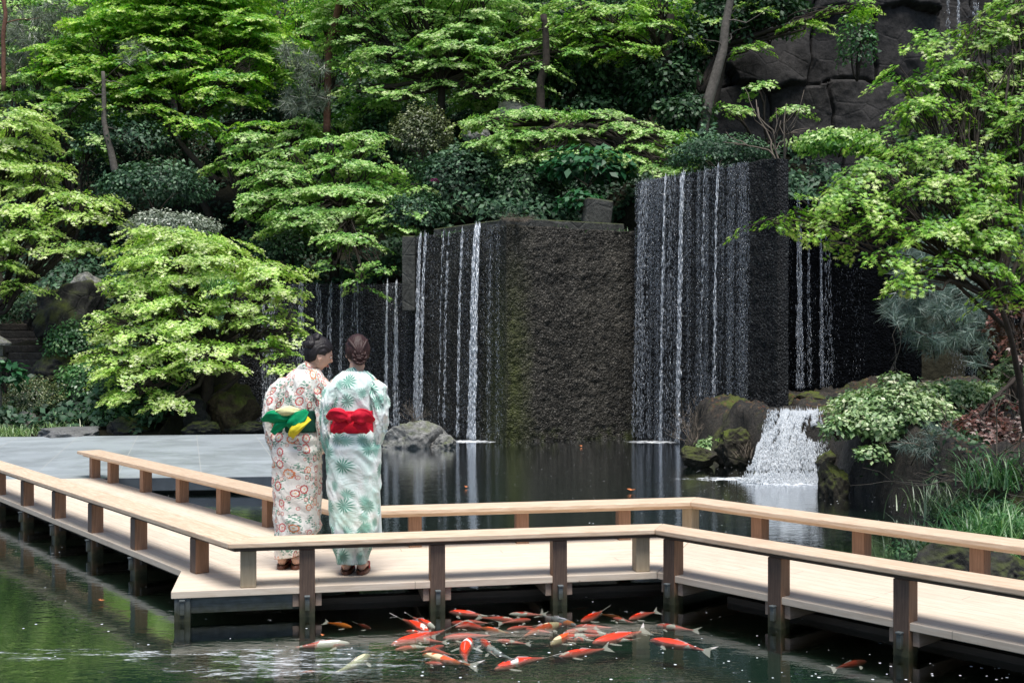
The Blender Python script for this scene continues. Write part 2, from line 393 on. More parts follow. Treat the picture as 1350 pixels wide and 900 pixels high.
def joists(p, u, n, rz, s, front=True):
    for d in (-1, 1):
        c = p+u*(s+d*(PW/2+.022))+n*(WD/2)
        b = MB().box((0, 0, 0), (WD-.05, .04, .085 if front else .06)); o = b.build('joist', wd_joist if front else wd_under, boardwalk, bevel=.003)
        o.rotation_euler = (0, 0, rz+R(90)); o.location = (c[0], c[1]-BW[1], DECK-.045-(.0435 if front else .031))
zt = DECK+RT-.063
def bracket(p, u, n, rz, s):
    c = p+u*s-n*.018; b = MB().box((0, 0, 0), (.028, .030, .085)).box((0, -.004, .046), (.034, .038, .01))
    o = b.build('post_wedge', wd_grey, boardwalk, bevel=.002); o.rotation_euler = (0, 0, rz); o.location = (c[0], c[1]-BW[1], .085)
def run(p, u, n, side, ss, fresh=(), back=False):
    rz = math.atan2(u[1], u[0])
    for s in ss:
        if side < 0:
            c = p+u*s+n*(PW/2-.008)
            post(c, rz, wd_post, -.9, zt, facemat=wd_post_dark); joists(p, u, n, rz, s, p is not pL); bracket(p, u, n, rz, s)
        else:
            c = p+u*s+n*(WD-PW/2+.008); post(c, rz, wd_post, -.9, zt)
def smid(px):   # place along a section's near edge seen at this column of the photograph
    t = (px-675)/F; return (t*pM[1]-pM[0])/(uM[0]-t*uM[1])
run(pM, uM, nM, -1, [smid(405), smid(577), smid(738)])
run(pL, -uL, nL, -1, [-.0-.95*k+.02 for k in range(1, 7)])
run(pR, uR, nR, -1, [-.03, .80, 1.63, 2.46, 3.29])
def smidb(px):
    q = pM+nM*(WD-.05); t = (px-675)/F; return (t*q[1]-q[0])/(uM[0]-t*uM[1])
run(pM, uM, nM, 1, [smidb(547), smidb(688), smidb(822)])
def sgen(p, u, px):
    t = (px-675)/F; return (t*p[1]-p[0])/(u[0]-t*u[1])
run(pL, -uL, nL, 1, [sgen(pL+nL*(WD-.05), -uL, q) for q in (124, 148, 191, 239, 293, 354)])
run(pR, uR, nR, 1, [sgen(pR+nR*(WD-.05), uR, q) for q in (1001, 1135, 1291, 1480)])
post(cBL-nM*.06-uM*.0, AM, wd_post, -.5, zt, 'red brown corner post')
post(cBR-nM*.04-uM*.05, AR, wd_new, DECK+.001, zt, 'pale fresh corner post')
for px, lb in ((327, 'pale fresh post standing on the deck at the left bend'), (849, 'pale fresh post standing on the deck at the right bend')):
    s = smid(px); c = pM+uM*s+nM*(PW/2+.02); post(c, AM, wd_new, DECK+.001, zt, lb)
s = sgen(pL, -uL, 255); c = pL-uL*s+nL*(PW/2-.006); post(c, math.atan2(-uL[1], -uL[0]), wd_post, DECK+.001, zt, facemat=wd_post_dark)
# grey edge beam and pile below the left end of the middle platform
s0, s1 = smid(250), smid(396); c = pM+uM*(s0+s1)/2+nM*.06
o = MB().box((0, 0, 0), (s1-s0, .05, .10)).build('edge_beam', wd_grey, boardwalk, bevel=.003); o.rotation_euler = (0, 0, AM); o.location = (c[0], c[1]-BW[1], DECK-.045-.0515)
o['label'] = 'weathered grey beam under the left platform'
s = smid(240); c = pM+uM*s+nM*.06; post(c, AM, wd_grey, -.9, DECK-.047); bracket(pM+nM*.03, uM, nM, AM, s)
for s in np.linspace(-1.2, 2.6, 3):     # long bearers below the deck
    pass
for (p, u, n, a, l0, l1) in ((pM, uM, nM, AM, -1.2, 1.7), (pR, uR, nR, AR, .2, 4.4), (pL, -uL, nL, AL, -5.6, -.2)):
    for off in (.35, WD-.3):
        c = p+u*(l0+l1)/2+n*off; o = MB().box((0, 0, 0), (l1-l0, .07, .08)).build('bearer', wd_under, boardwalk)
        o.rotation_euler = (0, 0, math.atan2(u[1], u[0])); o.location = (c[0], c[1]-BW[1], .0)

# ---------------------------------------------------------------- stone terrace
m = NT('terrace_slate'); v = m.coord('Object', rot=(0, 0, R(-16)))
n = m.noise(v, 2.2, 6, .6); nn = m.noise(v, 40, 3)
sx = m.n('ShaderNodeSeparateXYZ'); m.l(v, sx.inputs[0])
lx = m.math('LESS_THAN', m.math('FRACT', m.math('MULTIPLY', sx.outputs[0], 1/.92)), .014)
fy = m.math('MULTIPLY', sx.outputs[1], 1/.46); ly = m.math('LESS_THAN', m.math('FRACT', fy), .018)
wn = m.n('ShaderNodeTexWhiteNoise', noise_dimensions='2D')
cb = m.n('ShaderNodeCombineXYZ'); m.l(m.math('FLOOR', m.math('MULTIPLY', sx.outputs[0], 1/.92)), cb.inputs[0]); m.l(m.math('FLOOR', fy), cb.inputs[1]); m.l(cb.outputs[0], wn.inputs[0])
c = m.mix(n, (.33, .365, .385), (.44, .475, .495)); c = m.mix(m.math('MULTIPLY', wn.outputs[0], .40), c, (.22, .245, .26)); c = m.mix(m.ramp(m.noise(v, .9, 6, .7, .5), [(.45, 0.), (.62, .55)]), c, (.16, .175, .18)); c = m.mix(m.math('MULTIPLY', m.ramp(m.noise(v, 14, 5, .8), [(.60, 0.), (.68, 1.)]), .35), c, (.09, .10, .09))
c = m.mix(m.math('MULTIPLY', lx, .75), c, (.42, .42, .40)); c = m.mix(m.math('MULTIPLY', ly, .35), c, (.12, .13, .13))
slate = m.done(m.pbr(c, .42, .5, m.bump(m.math('ADD', nn, n), .15, .004)))
edgem = mat_flat('terrace_edge_stone', (.07, .085, .10), .5, .3, 5)
TN = np.array([-14.5, 11.87]); TR = np.array([-2.55, 12.93]); TF = np.array([-3.95, 18.85]); TL = np.array([-15.5, 17.2])
c0 = np.array([-7, 15, 0.])
b = MB().prism([TN, TR, TF, TL], .04, DECK); o = b.build('stone_terrace', [slate, edgem], bevel=.006, org=(c0[0], c0[1], 0))
for p in o.data.polygons:
    if abs(p.normal.z) < .5: p.material_index = 1
setp(o, 'low grey slate paved terrace between boardwalk and garden', 'terrace')
q = MB().prism([TN+[.1, .12], TR+[-.12, .12], TF+[-.1, -.1], TL+[.1, -.1]], -.9, .039).build('terrace_base', mat_flat('base_dark', (.02, .024, .026), .7), o, org=(0, 0, 0)); q.location = (-c0[0], -c0[1], 0)
# ---------------------------------------------------------------- waterfall walls
def mat_wall(name, a, b, speck, sp_amt, moss=0., wet=.35, mossx=None, spec=.25):
    m = NT(name); v = m.world()
    n = m.noise(m.world((1, 1, .35)), 2.0, 5, .6); pb = m.vor(v, 26); pb2 = m.vor(v, 55, out='Color'); fine = m.noise(v, 60, 4, .7)
    st = m.noise(m.world((6, 6, .22)), 2.2, 4, .6)
    c = m.mix(m.ramp(n, [(.3, 0.), (.7, 1.)]), a, b)
    c = m.mix(m.ramp(st, [(.4, 0.), (.7, .7)]), c, tuple(x*.45 for x in a))
    sc = m.n('ShaderNodeSeparateColor'); m.l(pb2, sc.inputs[0])
    c = m.mix(m.math('MULTIPLY', m.math('GREATER_THAN', sc.outputs[0], 1-sp_amt), m.ramp(fine, [(.4, .2), (.6, .9)])), c, speck)
    if moss:
        s = m.n('ShaderNodeSeparateXYZ'); m.l(v, s.inputs[0])
        mk = m.ramp(m.math('ADD', m.noise(v, 1.5, 6, .7), m.math('MULTIPLY', s.outputs[2], -.055)), [(.50, 0.), (.60, .75)])
        if mossx is not None:
            gx = m.math('ABSOLUTE', m.math('SUBTRACT', s.outputs[0], mossx)); 
            mk = m.math('MAXIMUM', m.math('MULTIPLY', mk, m.ramp(s.outputs[2], [(.0, 1.), (.35, .35), (1.0, .0)])), m.math('MULTIPLY', m.ramp(m.math('ADD', gx, m.math('MULTIPLY', m.noise(v, 4, 4), .45)), [(.15, 1.), (.62, 0.)]), m.ramp(m.math('MULTIPLY', s.outputs[2], .3), [(.45, .9), (1., .1)])))
        c = m.mix(m.math('MULTIPLY', mk, moss), c, m.mix(fine, (.035, .045, .008), (.12, .15, .02)))
    h = m.math('ADD', m.math('MULTIPLY', pb, -1.2), m.math('ADD', fine, n))
    return m.done(m.pbr(c, wet, spec, m.bump(h, .9, .035)))
def wall_grid(p0, p1, z0, z1, step=.03, amp=.013, back=1.2, seed=0, topwob=.02):
    """closed box-like wall whose front is a rough displaced grid; p0,p1 plan points (left,right seen from the pond)"""
    p0 = np.array(p0, float); p1 = np.array(p1, float); L = np.linalg.norm(p1-p0); u = (p1-p0)/L; n = np.array([u[1], -u[0]])
    nx = max(2, int(L/step)); nz = int((z1-z0)/step)
    S, Z = np.meshgrid(np.linspace(0, L, nx), np.linspace(z0, z1, nz))
    P = np.stack([p0[0]+u[0]*S, p0[1]+u[1]*S, Z], -1)
    d = vnoise(P*24, seed)*amp+fbm(P*3, 3, seed+3)*amp*1.0
    P[..., 0] += n[0]*d; P[..., 1] += n[1]*d
    P[-1, :, 2] += vnoise(P[-1]*3.1, seed+9)*topwob
    V = P.reshape(-1, 3); idx = np.arange(nx*nz).reshape(nz, nx)
    Fq = np.stack([idx[:-1, :-1], idx[:-1, 1:], idx[1:, 1:], idx[1:, :-1]], -1).reshape(-1, 4)
    o = len(V); Bk = P[:, [0, -1]].copy(); Bk[..., 0] -= n[0]*back; Bk[..., 1] -= n[1]*back      # back edges, left and right columns
    V = np.concatenate([V, Bk.reshape(-1, 3)]); bl = o+np.arange(nz)*2; br = bl+1
    TB = P[-1].copy(); TB[:, 0] -= n[0]*back; TB[:, 1] -= n[1]*back; o2 = len(V); V = np.concatenate([V, TB]); tb_ = o2+np.arange(nx)
    ex = [np.stack([idx[-1][:-1], idx[-1][1:], tb_[1:], tb_[:-1]], -1), np.stack([idx[:-1, 0], idx[1:, 0], bl[1:], bl[:-1]], -1), np.stack([idx[1:, -1], idx[:-1, -1], br[:-1], br[1:]], -1), np.array([[bl[0], bl[-1], br[-1], br[0]]])]
    return V, np.concatenate([Fq]+ex), u, n, L
wmA = mat_wall('wall_wet_left', (.007, .008, .010), (.020, .022, .025), (.10, .11, .12), .10, wet=.45, spec=.2)
wmB = mat_wall('wall_wet_block', (.009, .009, .008), (.026, .024, .020), (.15, .145, .13), .10, moss=.5, wet=.42, mossx=-.2)
wmB2 = mat_wall('wall_dry_block', (.024, .022, .018), (.066, .060, .048), (.24, .22, .19), .16, moss=.75, wet=.6, mossx=.02)
wmC = mat_wall('wall_wet_high', (.006, .007, .009), (.020, .021, .022), (.12, .13, .13), .10, wet=.5, spec=.18)
wmD = mat_wall('wall_deep_shade', (.002, .0025, .003), (.006, .007, .009), (.02, .024, .03), .04, wet=.9, spec=.04)  # recess shade of the overhanging trees is put into this near-black colour
A0, A1 = at(300, 450, 22.3)[:2], at(556, 450, 22.0)[:2]
B0, B1, B2 = at(548, 450, 21.6)[:2], at(668, 450, 19.35)[:2], at(838, 450, 20.5)[:2]
C0, C1 = at(840, 450, 20.35)[:2], at(1026, 450, 17.45)[:2]
D0, D1 = at(1015, 450, 20.8)[:2], at(1215, 450, 20.8)[:2]
E0, E1 = at(1190, 450, 23)[:2], at(1480, 450, 22)[:2]
def wall(name, p0, p1, z0, z1, mat, label, seed, back=1.2, parent=None, **kw):
    V, Fq, u, n, L = wall_grid(p0, p1, z0, z1, back=back, seed=seed, **kw)
    V = V-np.array([p0[0], p0[1], 0]) if parent is None else V-np.array(parent.location)
    o = mesh_np(name, V, Fq, mat, parent)
    if parent is None: o.location = (p0[0], p0[1], 0); setp(o, label, 'wall')
    return o, u, n, L
wA, uA, nA, LA = wall('retaining_wall', A0, A1, -.9, 2.84, wmA, 'low dark wet waterfall wall behind the two women', 1)
wBr = empty('retaining_wall', (B1[0], B1[1], 0), 'big square cornered pebbled wall block, one face streaming, one dry and mossy', 'wall')
wB, uB, nB, LB = wall('wet_face', B0, B1, -.9, 3.70, wmB, None, 2, back=.8, parent=wBr)
wB2, uB2, nB2, LB2 = wall('dry_face', B1, B2, -.9, 3.70, wmB2, None, 3, back=.8, parent=wBr, amp=.022)
wC, uC, nC, LC = wall('retaining_wall', C0, C1, -.9, 4.54, wmC, 'tallest dark waterfall wall right of the mossy block', 4, back=.22)
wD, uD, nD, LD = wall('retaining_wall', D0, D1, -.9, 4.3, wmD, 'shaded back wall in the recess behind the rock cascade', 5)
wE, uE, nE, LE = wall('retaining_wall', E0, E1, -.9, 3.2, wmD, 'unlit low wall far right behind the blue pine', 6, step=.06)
conc = mat_rock('concrete_mossy', (.035, .037, .033), (.11, .11, .10), moss=.8)
c = at(540, 450, 21.5); z1 = at(540, 316, 21.5)[2]; z0 = at(540, 372, 21.5)[2]
o = MB().box((0, 0, (z0+z1)/2-.25), (.24, .5, z1-z0+.6)).build('concrete_pier', conc, None, bevel=.02, org=None); o.location = (c[0], c[1], 0)
setp(o, 'short pale concrete pier at the left end of the tall block', 'pier')
# concrete coping band behind the block's top edge
cp = MB()
for k, (a, b_) in enumerate(((B0, B1), (B1, B2))):
    d = (b_-a)/np.linalg.norm(b_-a); n_ = np.array([-d[1], d[0]])
    cp.prism([a+n_*.30+d*.15, b_+n_*.30-d*.05, b_+n_*.62-d*.05, a+n_*.62+d*.15], 3.5, 3.86+.003*k)
o = cp.build('wall_coping', conc, wBr, bevel=.02, org=(B1[0], B1[1], 0)); o.location = (0, 0, 0)
o = MB().box((0, 0, 0), (.5, .3, .55)).build('concrete_block', conc, None, bevel=.03); q = at(787, 283, 20.9); o.location = q; o.rotation_euler = (0, .12, .2)
setp(o, 'pale slanted concrete block in the bushes on top of the mossy block', 'block')

# ---- falling water: thousands of drops and threads, one object for each wall's fall
m = NT('falling_water_mat'); t = m.attr()
d = m.n('ShaderNodeBsdfDiffuse'); m.l(m.mix(t, (.24, .28, .34), (.74, .79, .86)), d.inputs[0])
g = m.n('ShaderNodeBsdfGlossy'); g.inputs['Roughness'].default_value = .15
tp = m.n('ShaderNodeBsdfTransparent')
a = m.n('ShaderNodeMixShader'); a.inputs[0].default_value = .2; m.l(d.outputs[0], a.inputs[1]); m.l(g.outputs[0], a.inputs[2])
b = m.n('ShaderNodeMixShader'); m.l(m.math('MULTIPLY', m.math('SUBTRACT', 1.0, t), .75), b.inputs[0]); m.l(a.outputs[0], b.inputs[1]); m.l(tp.outputs[0], b.inputs[2])
fallm = m.done(b.outputs[0])
def drops(P, w, h, tint, lean=None):
    """octahedral drops: centres P, half width w, half height h"""
    n = len(P); T = np.array([[1, 0, 0], [0, 1, 0], [-1, 0, 0], [0, -1, 0], [0, 0, 1], [0, 0, -1]], float)
    S = np.stack([w, w, h], 1)
    V = P[:, None, :]+T[None]*S[:, None, :]
    if lean is not None: V[:, 4, :2] += lean*h[:, None]; V[:, 5, :2] -= lean*h[:, None]
    Fq = np.array([[0, 1, 4], [1, 2, 4], [2, 3, 4], [3, 0, 4], [1, 0, 5], [2, 1, 5], [3, 2, 5], [0, 3, 5]])
    Fa = (Fq[None]+(np.arange(n)*6)[:, None, None]).reshape(-1, 3)
    return V.reshape(-1, 3), Fa, np.repeat(tint, 6)
def fall(name, label, p0, u, n, L, ztop, zbot, nbase, streams, seed=0, s0=0., s1=1., dim=1.):
    """streams: list of (fraction along, width m, count, strength)"""
    r = np.random.default_rng(seed); P = []; Wd = []; H = []; T = []
    def emit(s, z, off, w, h, t):
        P.append(np.stack([p0[0]+u[0]*s+n[0]*off, p0[1]+u[1]*s+n[1]*off, z], 1)); Wd.append(w); H.append(h); T.append(t*dim)
    # faint sheet running down the wall, in columns
    ncol = int(L*(s1-s0)/.035); cs = r.uniform(s0*L, s1*L, ncol); cw = r.gamma(3.2, 1., ncol); cw /= cw.sum()
    k = r.choice(ncol, nbase, p=cw); z = zbot+(ztop-zbot)*r.uniform(0, 1, nbase)
    s = cs[k]+r.normal(0, .014, nbase); w = r.uniform(.0014, .0040, nbase); h = r.uniform(.006, .028, nbase)
    s = r.uniform(s0*L, s1*L, nbase*4); z = zbot+(ztop-zbot)*r.uniform(0, 1, nbase*4); pr_ = np.clip(.5+.75*vnoise(np.stack([s*9, s*0+seed, z*.12], 1))+.5*vnoise(np.stack([s*38, s*0+seed, z*.3], 1))+.25*vnoise(np.stack([s*3, s*0, z*1.2], 1)), .06, 1.5)/1.5
    kq = np.nonzero(r.random(nbase*4) < pr_)[0][:nbase]; s, z = s[kq], z[kq]; nbase = len(s); w = r.uniform(.0012, .0034, nbase); h = r.uniform(.006, .026, nbase)
    emit(s, z, .03+.03*r.random(nbase)+.04*(ztop-z)/(ztop-zbot), w, h, r.uniform(.0, .5, nbase)**1.2)
    for (f, wd, cnt, stg) in streams:
        c = s0*L+(s1-s0)*L*f; z = zbot+(ztop-zbot)*(1-r.uniform(0, 1, cnt)**.9); q = (ztop-z)/(ztop-zbot)
        strand = r.integers(0, max(3, int(wd/.02)), cnt); so_ = r.normal(0, wd*.5, 64)[strand % 64]
        wob = vnoise(np.stack([z*1.7+f*30, strand*3.3, np.full(cnt, seed*2.2)], 1))*.018
        s = c+so_*(.55+.75*q)+wob+r.normal(0, .006+.012*q, cnt)
        w = r.uniform(.0018, .0058, cnt)*(.7+.5*stg); h = r.uniform(.012, .085, cnt)*(.7+.7*stg)*(1-.35*q)
        emit(s, z, .05+.04*r.random(cnt)+.13*np.sqrt(q), w, h, np.clip(r.uniform(.35, 1., cnt)*(.6+.4*stg), 0, 1))
    P = np.concatenate(P); Wd = np.concatenate(Wd); H = np.concatenate(H); T = np.concatenate(T)
    org = np.array([p0[0]+u[0]*L/2, p0[1]+u[1]*L/2, zbot])
    V, Fa, tt = drops(P-org, Wd, H, T)
    o = mesh_np(name, V, Fa, fallm, tint=tt); o.location = org; setp(o, label, 'waterfall'); return o
def frac(p0, p1, px):
    u = p1-p0; t = (px-675)/F; return (t*p0[1]-p0[0])/(u[0]-t*u[1])
fA = lambda px: frac(A0, A1, px)
fall('waterfall', 'thin curtain of drops down the low left wall, behind the women', A0, uA, nA, LA, 2.86, .02, 12000,
     [(fA(397), .10, 700, .4), (fA(420), .12, 500, .3), (fA(438), .08, 500, .4), (fA(452), .05, 400, .5), (fA(512), .05, 900, .9), (fA(522), .05, 800, .8), (fA(472), .10, 400, .3), (fA(362), .12, 700, .5), (fA(350), .1, 400, .4)], 21)
fB = lambda px: frac(B0, B1, px)
fall('waterfall', 'bright white streams down the left face of the mossy block', B0, uB, nB, LB, 3.72, .02, 7500,
     [(fB(559), .09, 1900, .7), (fB(566), .04, 700, .8), (fB(597), .02, 330, .5), (fB(590), .02, 160, .4), (fB(615), .012, 420, .9), (fB(633), .05, 3000, 1.2), (fB(637), .02, 1800, 1.3), (fB(654), .02, 80, .2)], 22)
fC = lambda px: frac(C0, C1, px)
fall('waterfall', 'wide glittering curtain of thin streams down the tallest wall', C0, uC, nC, LC, 4.56, .02, 34000,
     [(fC(858), .20, 2200, .15), (fC(891), .008, 700, .9), (fC(917), .05, 1300, .7), (fC(920), .010, 600, 1.), (fC(955), .015, 220, .4), (fC(976), .008, 480, .8), (fC(900), .20, 900, .1)], 23, 0., .84)
fD = lambda px: frac(D0, D1, px)
fall('waterfall', 'bluish streams falling in the dark recess onto the rock shelf', D0, uD, nD, LD, 4.3, .88, 1700,
     [(fD(1073), .05, 1300, .6), (fD(1093), .04, 400, .3), (fD(1117), .05, 800, .4), (fD(1134), .05, 400, .3)], 24, 0., .62, .55)
fall('waterfall', 'dim veil of water far right behind the blue pine', E0, uE, nE, LE, 2.2, .6, 1600, [(.25, .3, 300, .2), (.5, .3, 300, .2)], 25, 0., 1., .35)
q0 = at(1232, 40, 27)[:2]; q1 = at(1300, 40, 27)[:2]; uu = (q1-q0)/np.linalg.norm(q1-q0)
fall('waterfall', 'small distant fall beside the cliff at the top right', q0, uu, np.array([0, -1.]), np.linalg.norm(q1-q0), 12., at(0, 75, 27)[2], 700, [(.4, .05, 700, .7), (.75, .08, 500, .6), (.2, .04, 300, .5)], 26, 0., 1., .8)
# ---------------------------------------------------------------- rocks and terrain
rk_grey = mat_rock('rock_grey', (.15, .15, .14), (.36, .35, .33), moss=.25, lichen=.5)
rk_dark = mat_rock('rock_dark', (.022, .022, .021), (.060, .058, .054), moss=.5)
rk_flat = mat_rock('rock_flat', (.12, .12, .12), (.24, .24, .235), scale=1.5)
rk_brown = mat_rock('rock_brown', (.045, .034, .018), (.10, .075, .042), moss=.6)
rk_wet = mat_rock('rock_wet', (.020, .018, .014), (.075, .066, .050), moss=.75, wet=False, scale=1.4)
rk_cliff = mat_rock('rock_cliff', (.018, .017, .017), (.056, .052, .050), scale=.7)  # low albedo carries the shade cast by the trees above the cliff
def ico(sub=4):
    import bmesh
    bm = bmesh.new(); bmesh.ops.create_icosphere(bm, subdivisions=sub, radius=1)
    V = np.array([v.co[:] for v in bm.verts]); Fq = np.array([[v.index for v in f.verts] for f in bm.faces]); bm.free(); return V, Fq
IV, IF = ico(5)
def rock(name, loc, size, mat, label, seed=0, rz=0, facet=.30, rough=.08, cat='rock', group=None, flat_top=None, kind=None):
    r = np.random.default_rng(seed+100); V = IV.copy()
    for k in range(11):        # cut with random planes: broken stone has faces
        nrm = r.normal(size=3); nrm /= np.linalg.norm(nrm); dd = r.uniform(.62, .9)
        q = V @ nrm; V = V-np.maximum(q-dd, 0)[:, None]*nrm*(.85)
    V = V*(1+facet*.6*fbm(IV*1.3, 3, seed)[:, None]+rough*fbm(IV*5, 4, seed+5)[:, None])
    if flat_top is not None: V[:, 2] = np.where(V[:, 2] > flat_top, flat_top+(V[:, 2]-flat_top)*.12, V[:, 2])
    V = V*np.array(size)
    o = mesh_np(name, V, IF, mat, smooth=True); o.location = [float(x) for x in loc]; o.rotation_euler = (0, 0, rz)
    setp(o, label, cat, group, kind); return o
def sst(x, a, b):
    t = np.clip((x-a)/(b-a), 0, 1); return t*t*(3-2*t)

# island rock in the pond
c = ground(548, 590); rock('pond_rock', (c[0], c[1]+.25, .06), (.56, .42, .36), rk_grey, 'rounded grey boulder in the pond beside the mint kimono, with dry twigs on it', 3, .3)
c = ground(583, 590); rock('pond_rock', (c[0]+.02, c[1]+.1, .03), (.22, .22, .20), rk_grey, 'small grey rock at the right foot of the pond boulder', 5)
# stones of the left garden
L = [((92, 572), 18.75, (.68, .50, .20), rk_flat, 'flat grey stepping stone at the far terrace edge', 11, .30, .5),
     ((92, 556), 20.0, (.62, .3, .22), rk_flat, 'grey stone lying behind the flat stepping stone', 12, .3, .6),
     ((30, 560), 19.9, (.45, .4, .26), rk_grey, 'grey rock between the clipped azalea and the terrace', 13, .3, None),
     ((300, 540), 20.3, (.62, .5, .62), rk_brown, 'brown boulder under the right side of the lit maple', 14, .3, None),
     ((215, 550), 20.1, (.80, .5, .50), rk_dark, 'wide dark rock under the middle of the lit maple', 15, .3, None),
     ((330, 566), 20.0, (.40, .3, .20), rk_dark, 'low mossy rock at the waterline right of the brown boulder', 16, .3, None),
     ((170, 568), 19.4, (.35, .3, .24), rk_dark, 'small dark rock at the left below the lit maple', 17, .3, None),
     ((262, 566), 19.3, (.34, .25, .16), rk_dark, 'small dark rock at the terrace edge below the lit maple', 18, .3, None),
     ((95, 425), 23.6, (.95, .6, .95), rk_dark, 'tall dark boulder right of the garden steps', 19, .3, None),
     ((62, 415), 25.0, (.7, .5, .8), rk_dark, 'dark boulder at the top of the garden steps', 20, .3, None),
     ((78, 490), 22.0, (.5, .4, .42), rk_dark, 'dark rock beside the foot of the garden steps', 22, .3, None),
     ((118, 380), 25.2, (.42, .35, .38), rk_grey, 'greyish rock high on the left slope behind the maples', 23, .3, None),
     ((628, 180), 24.6, (.35, .3, .33), rk_grey, 'pale rock among the bushes right of the slender trunk', 24, .3, None),
     ((690, 165), 25.3, (.75, .5, .55), rk_grey, 'larger pale rock on the slope above the mossy block', 25, .3, None),
     ((645, 195), 24.2, (.3, .3, .3), rk_grey, 'small pale rock below the two pale slope rocks', 26, .3, None)]
for (px, py), Y, sz, mt, lb, sd_, fc, ft in L:
    rock('rock', at(px, py, Y), sz, mt, lb, sd_, .4*sd_, fc, flat_top=ft)
# garden steps
mstep = mat_rock('step_stone', (.06, .05, .042), (.13, .11, .09), scale=2)
st_e = empty('stone_steps', at(75, 498, 22), 'worn stone garden steps climbing at the left edge', 'steps'); so0 = np.array(st_e.location)
for k in range(8):
    cx = 72-9*k if k < 3 else 54-5*(k-3); c = at(cx, 498-9.5*k, 22+.38*k)-so0
    b = MB().box((0, 0, 0), (1.15, .44, .155)); o = b.build('step', mstep, st_e, bevel=.03, seg=3); o.location = c; o.rotation_euler = (0, 0, .12*math.sin(k*2.1))
# ---- hillside
def hill(X, Y):
    X = np.asarray(X, float); Y = np.asarray(Y, float)
    yfl = 19.0; hl = .12+np.clip(Y-yfl, 0, None)*.28+np.clip(Y-25.5, 0, None)*.38
    zt_ = 2.6+.9*sst(X, -2.1, -1.7)+.8*sst(X, 2.0, 2.4); zt_ = zt_-.25*sst(X, 4.2, 5)-.9*sst(X, 7.0, 7.5)
    yfm = 22.7-.35*sst(X, -2.2, -1.5)-1.6*np.exp(-((X-.2)/1.2)**2)-1.9*np.exp(-((X-3.8)/.6)**2)+.0*X
    hm = zt_+np.clip(Y-yfm, 0, None)*.42+np.clip(Y-26, 0, None)*.30
    w_ = sst(X, -5.9, -5.2)
    h = hl*(1-w_)+hm*w_
    h = h+.28*fbm(np.stack([X*.5, Y*.5, X*0], -1), 4, 8)*sst(Y, 20.5, 24)
    return h
def yfront(X):
    return 18.95*(1-sst(X, -5.9, -5.2))+sst(X, -5.9, -5.2)*(22.75-.35*sst(X, -2.2, -1.5)-1.6*np.exp(-((X-.2)/1.2)**2)-1.75*np.exp(-((X-3.8)/.6)**2)+.3)
nx, ny = 330, 150
xs = np.linspace(-40, 40, nx); tt = np.linspace(0, 1, ny)**1.5
Xg, Tg = np.meshgrid(xs, tt); Yg = yfront(Xg)+Tg*46
Zg = hill(Xg, Yg); P = np.stack([Xg, Yg, Zg], -1)
skirt = P[0:1].copy(); skirt[..., 2] = -.9; P = np.concatenate([skirt, P])
idx = np.arange(nx*(ny+1)).reshape(ny+1, nx); Fq = np.stack([idx[:-1, :-1], idx[:-1, 1:], idx[1:, 1:], idx[1:, :-1]], -1).reshape(-1, 4)
m = NT('hill_soil'); n = m.noise(m.world(), 2, 6, .7)
soil = m.done(m.pbr(m.mix(n, (.008, .008, .006), (.032, .030, .018)), .95, .1, m.bump(m.noise(m.world(), 9, 5), .8, .08)))
setp(mesh_np('hillside', P.reshape(-1, 3), Fq, soil, smooth=True), kind='structure')

# ---- rocky bank on the right with the cascade
shore = [ground(896, 588)[:2], ground(912, 604)[:2], ground(940, 611)[:2], ground(972, 613)[:2], ground(1000, 621)[:2], ground(1040, 628)[:2], ground(1082, 632)[:2], ground(1108, 643)[:2], ground(1150, 652)[:2],
         ground(1200, 664)[:2], ground(1192, 700)[:2], ground(1182, 735)[:2], np.array([2.85, 8.6]), np.array([3.3, 8.15]), np.array([4.6, 7.6]), np.array([15, 6.5]), np.array([15, 26]), np.array([4.6, 22]), np.array([4.25, 17.6]), np.array([3.35, 18.6])]
def inpoly_dist(X, Y, poly):
    poly = np.array(poly); ins = np.zeros(X.shape, bool); D = np.full(X.shape, 1e9)
    for i in range(len(poly)):
        a, b_ = poly[i], poly[(i+1) % len(poly)]
        c1 = (a[1] > Y) != (b_[1] > Y)
        xi = (b_[0]-a[0])*(Y-a[1])/(b_[1]-a[1]+1e-12)+a[0]; ins ^= c1 & (X < xi)
        e = b_-a; t = np.clip(((X-a[0])*e[0]+(Y-a[1])*e[1])/(e@e), 0, 1); D = np.minimum(D, np.hypot(X-a[0]-t*e[0], Y-a[1]-t*e[1]))
    return np.where(ins, D, -D)
def bank_h(X, Y):
    wob = .10*fbm(np.stack([X*1.7, Y*1.7, X*0], -1), 3, 40)
    d = inpoly_dist(X, Y, shore)+wob
    top = .30+.43*sst(X+.25*(Y-15), 3.2, 3.62)           # low at the left, shelf of the cascade
    top = top+.22*sst(X, 4.9, 6.5)*sst(Y, 9.5, 12)
    near = sst(-Y, -11.6, -10.4)
    steep = .55*(1-near)+2.0*near
    h = -.45+(.45+top*(1-.45*near))*sst(d, -.18, steep*.62)
    P3 = np.stack([X, Y, X*0], -1)
    rug = .11*fbm(P3*1.8, 5, 31, .6)+.05*np.abs(fbm(P3*7, 3, 33))
    lip = np.exp(-((X-3.55)/.55)**2-((Y-14.7)/.8)**2)
    return h+rug*(1-.6*lip)*sst(d, -.25, .1)
xs = np.arange(2.0, 9.5, .045); ys = np.arange(7.3, 22.3, .05)
Xg, Yg = np.meshgrid(xs, ys); Zg = bank_h(Xg, Yg)
P = np.stack([Xg, Yg, Zg], -1); P[..., 0] += .05*fbm(P*4, 3, 50); P[..., 1] += .05*fbm(P*4, 3, 55)
inside = (inpoly_dist(Xg, Yg, shore) > -.6)
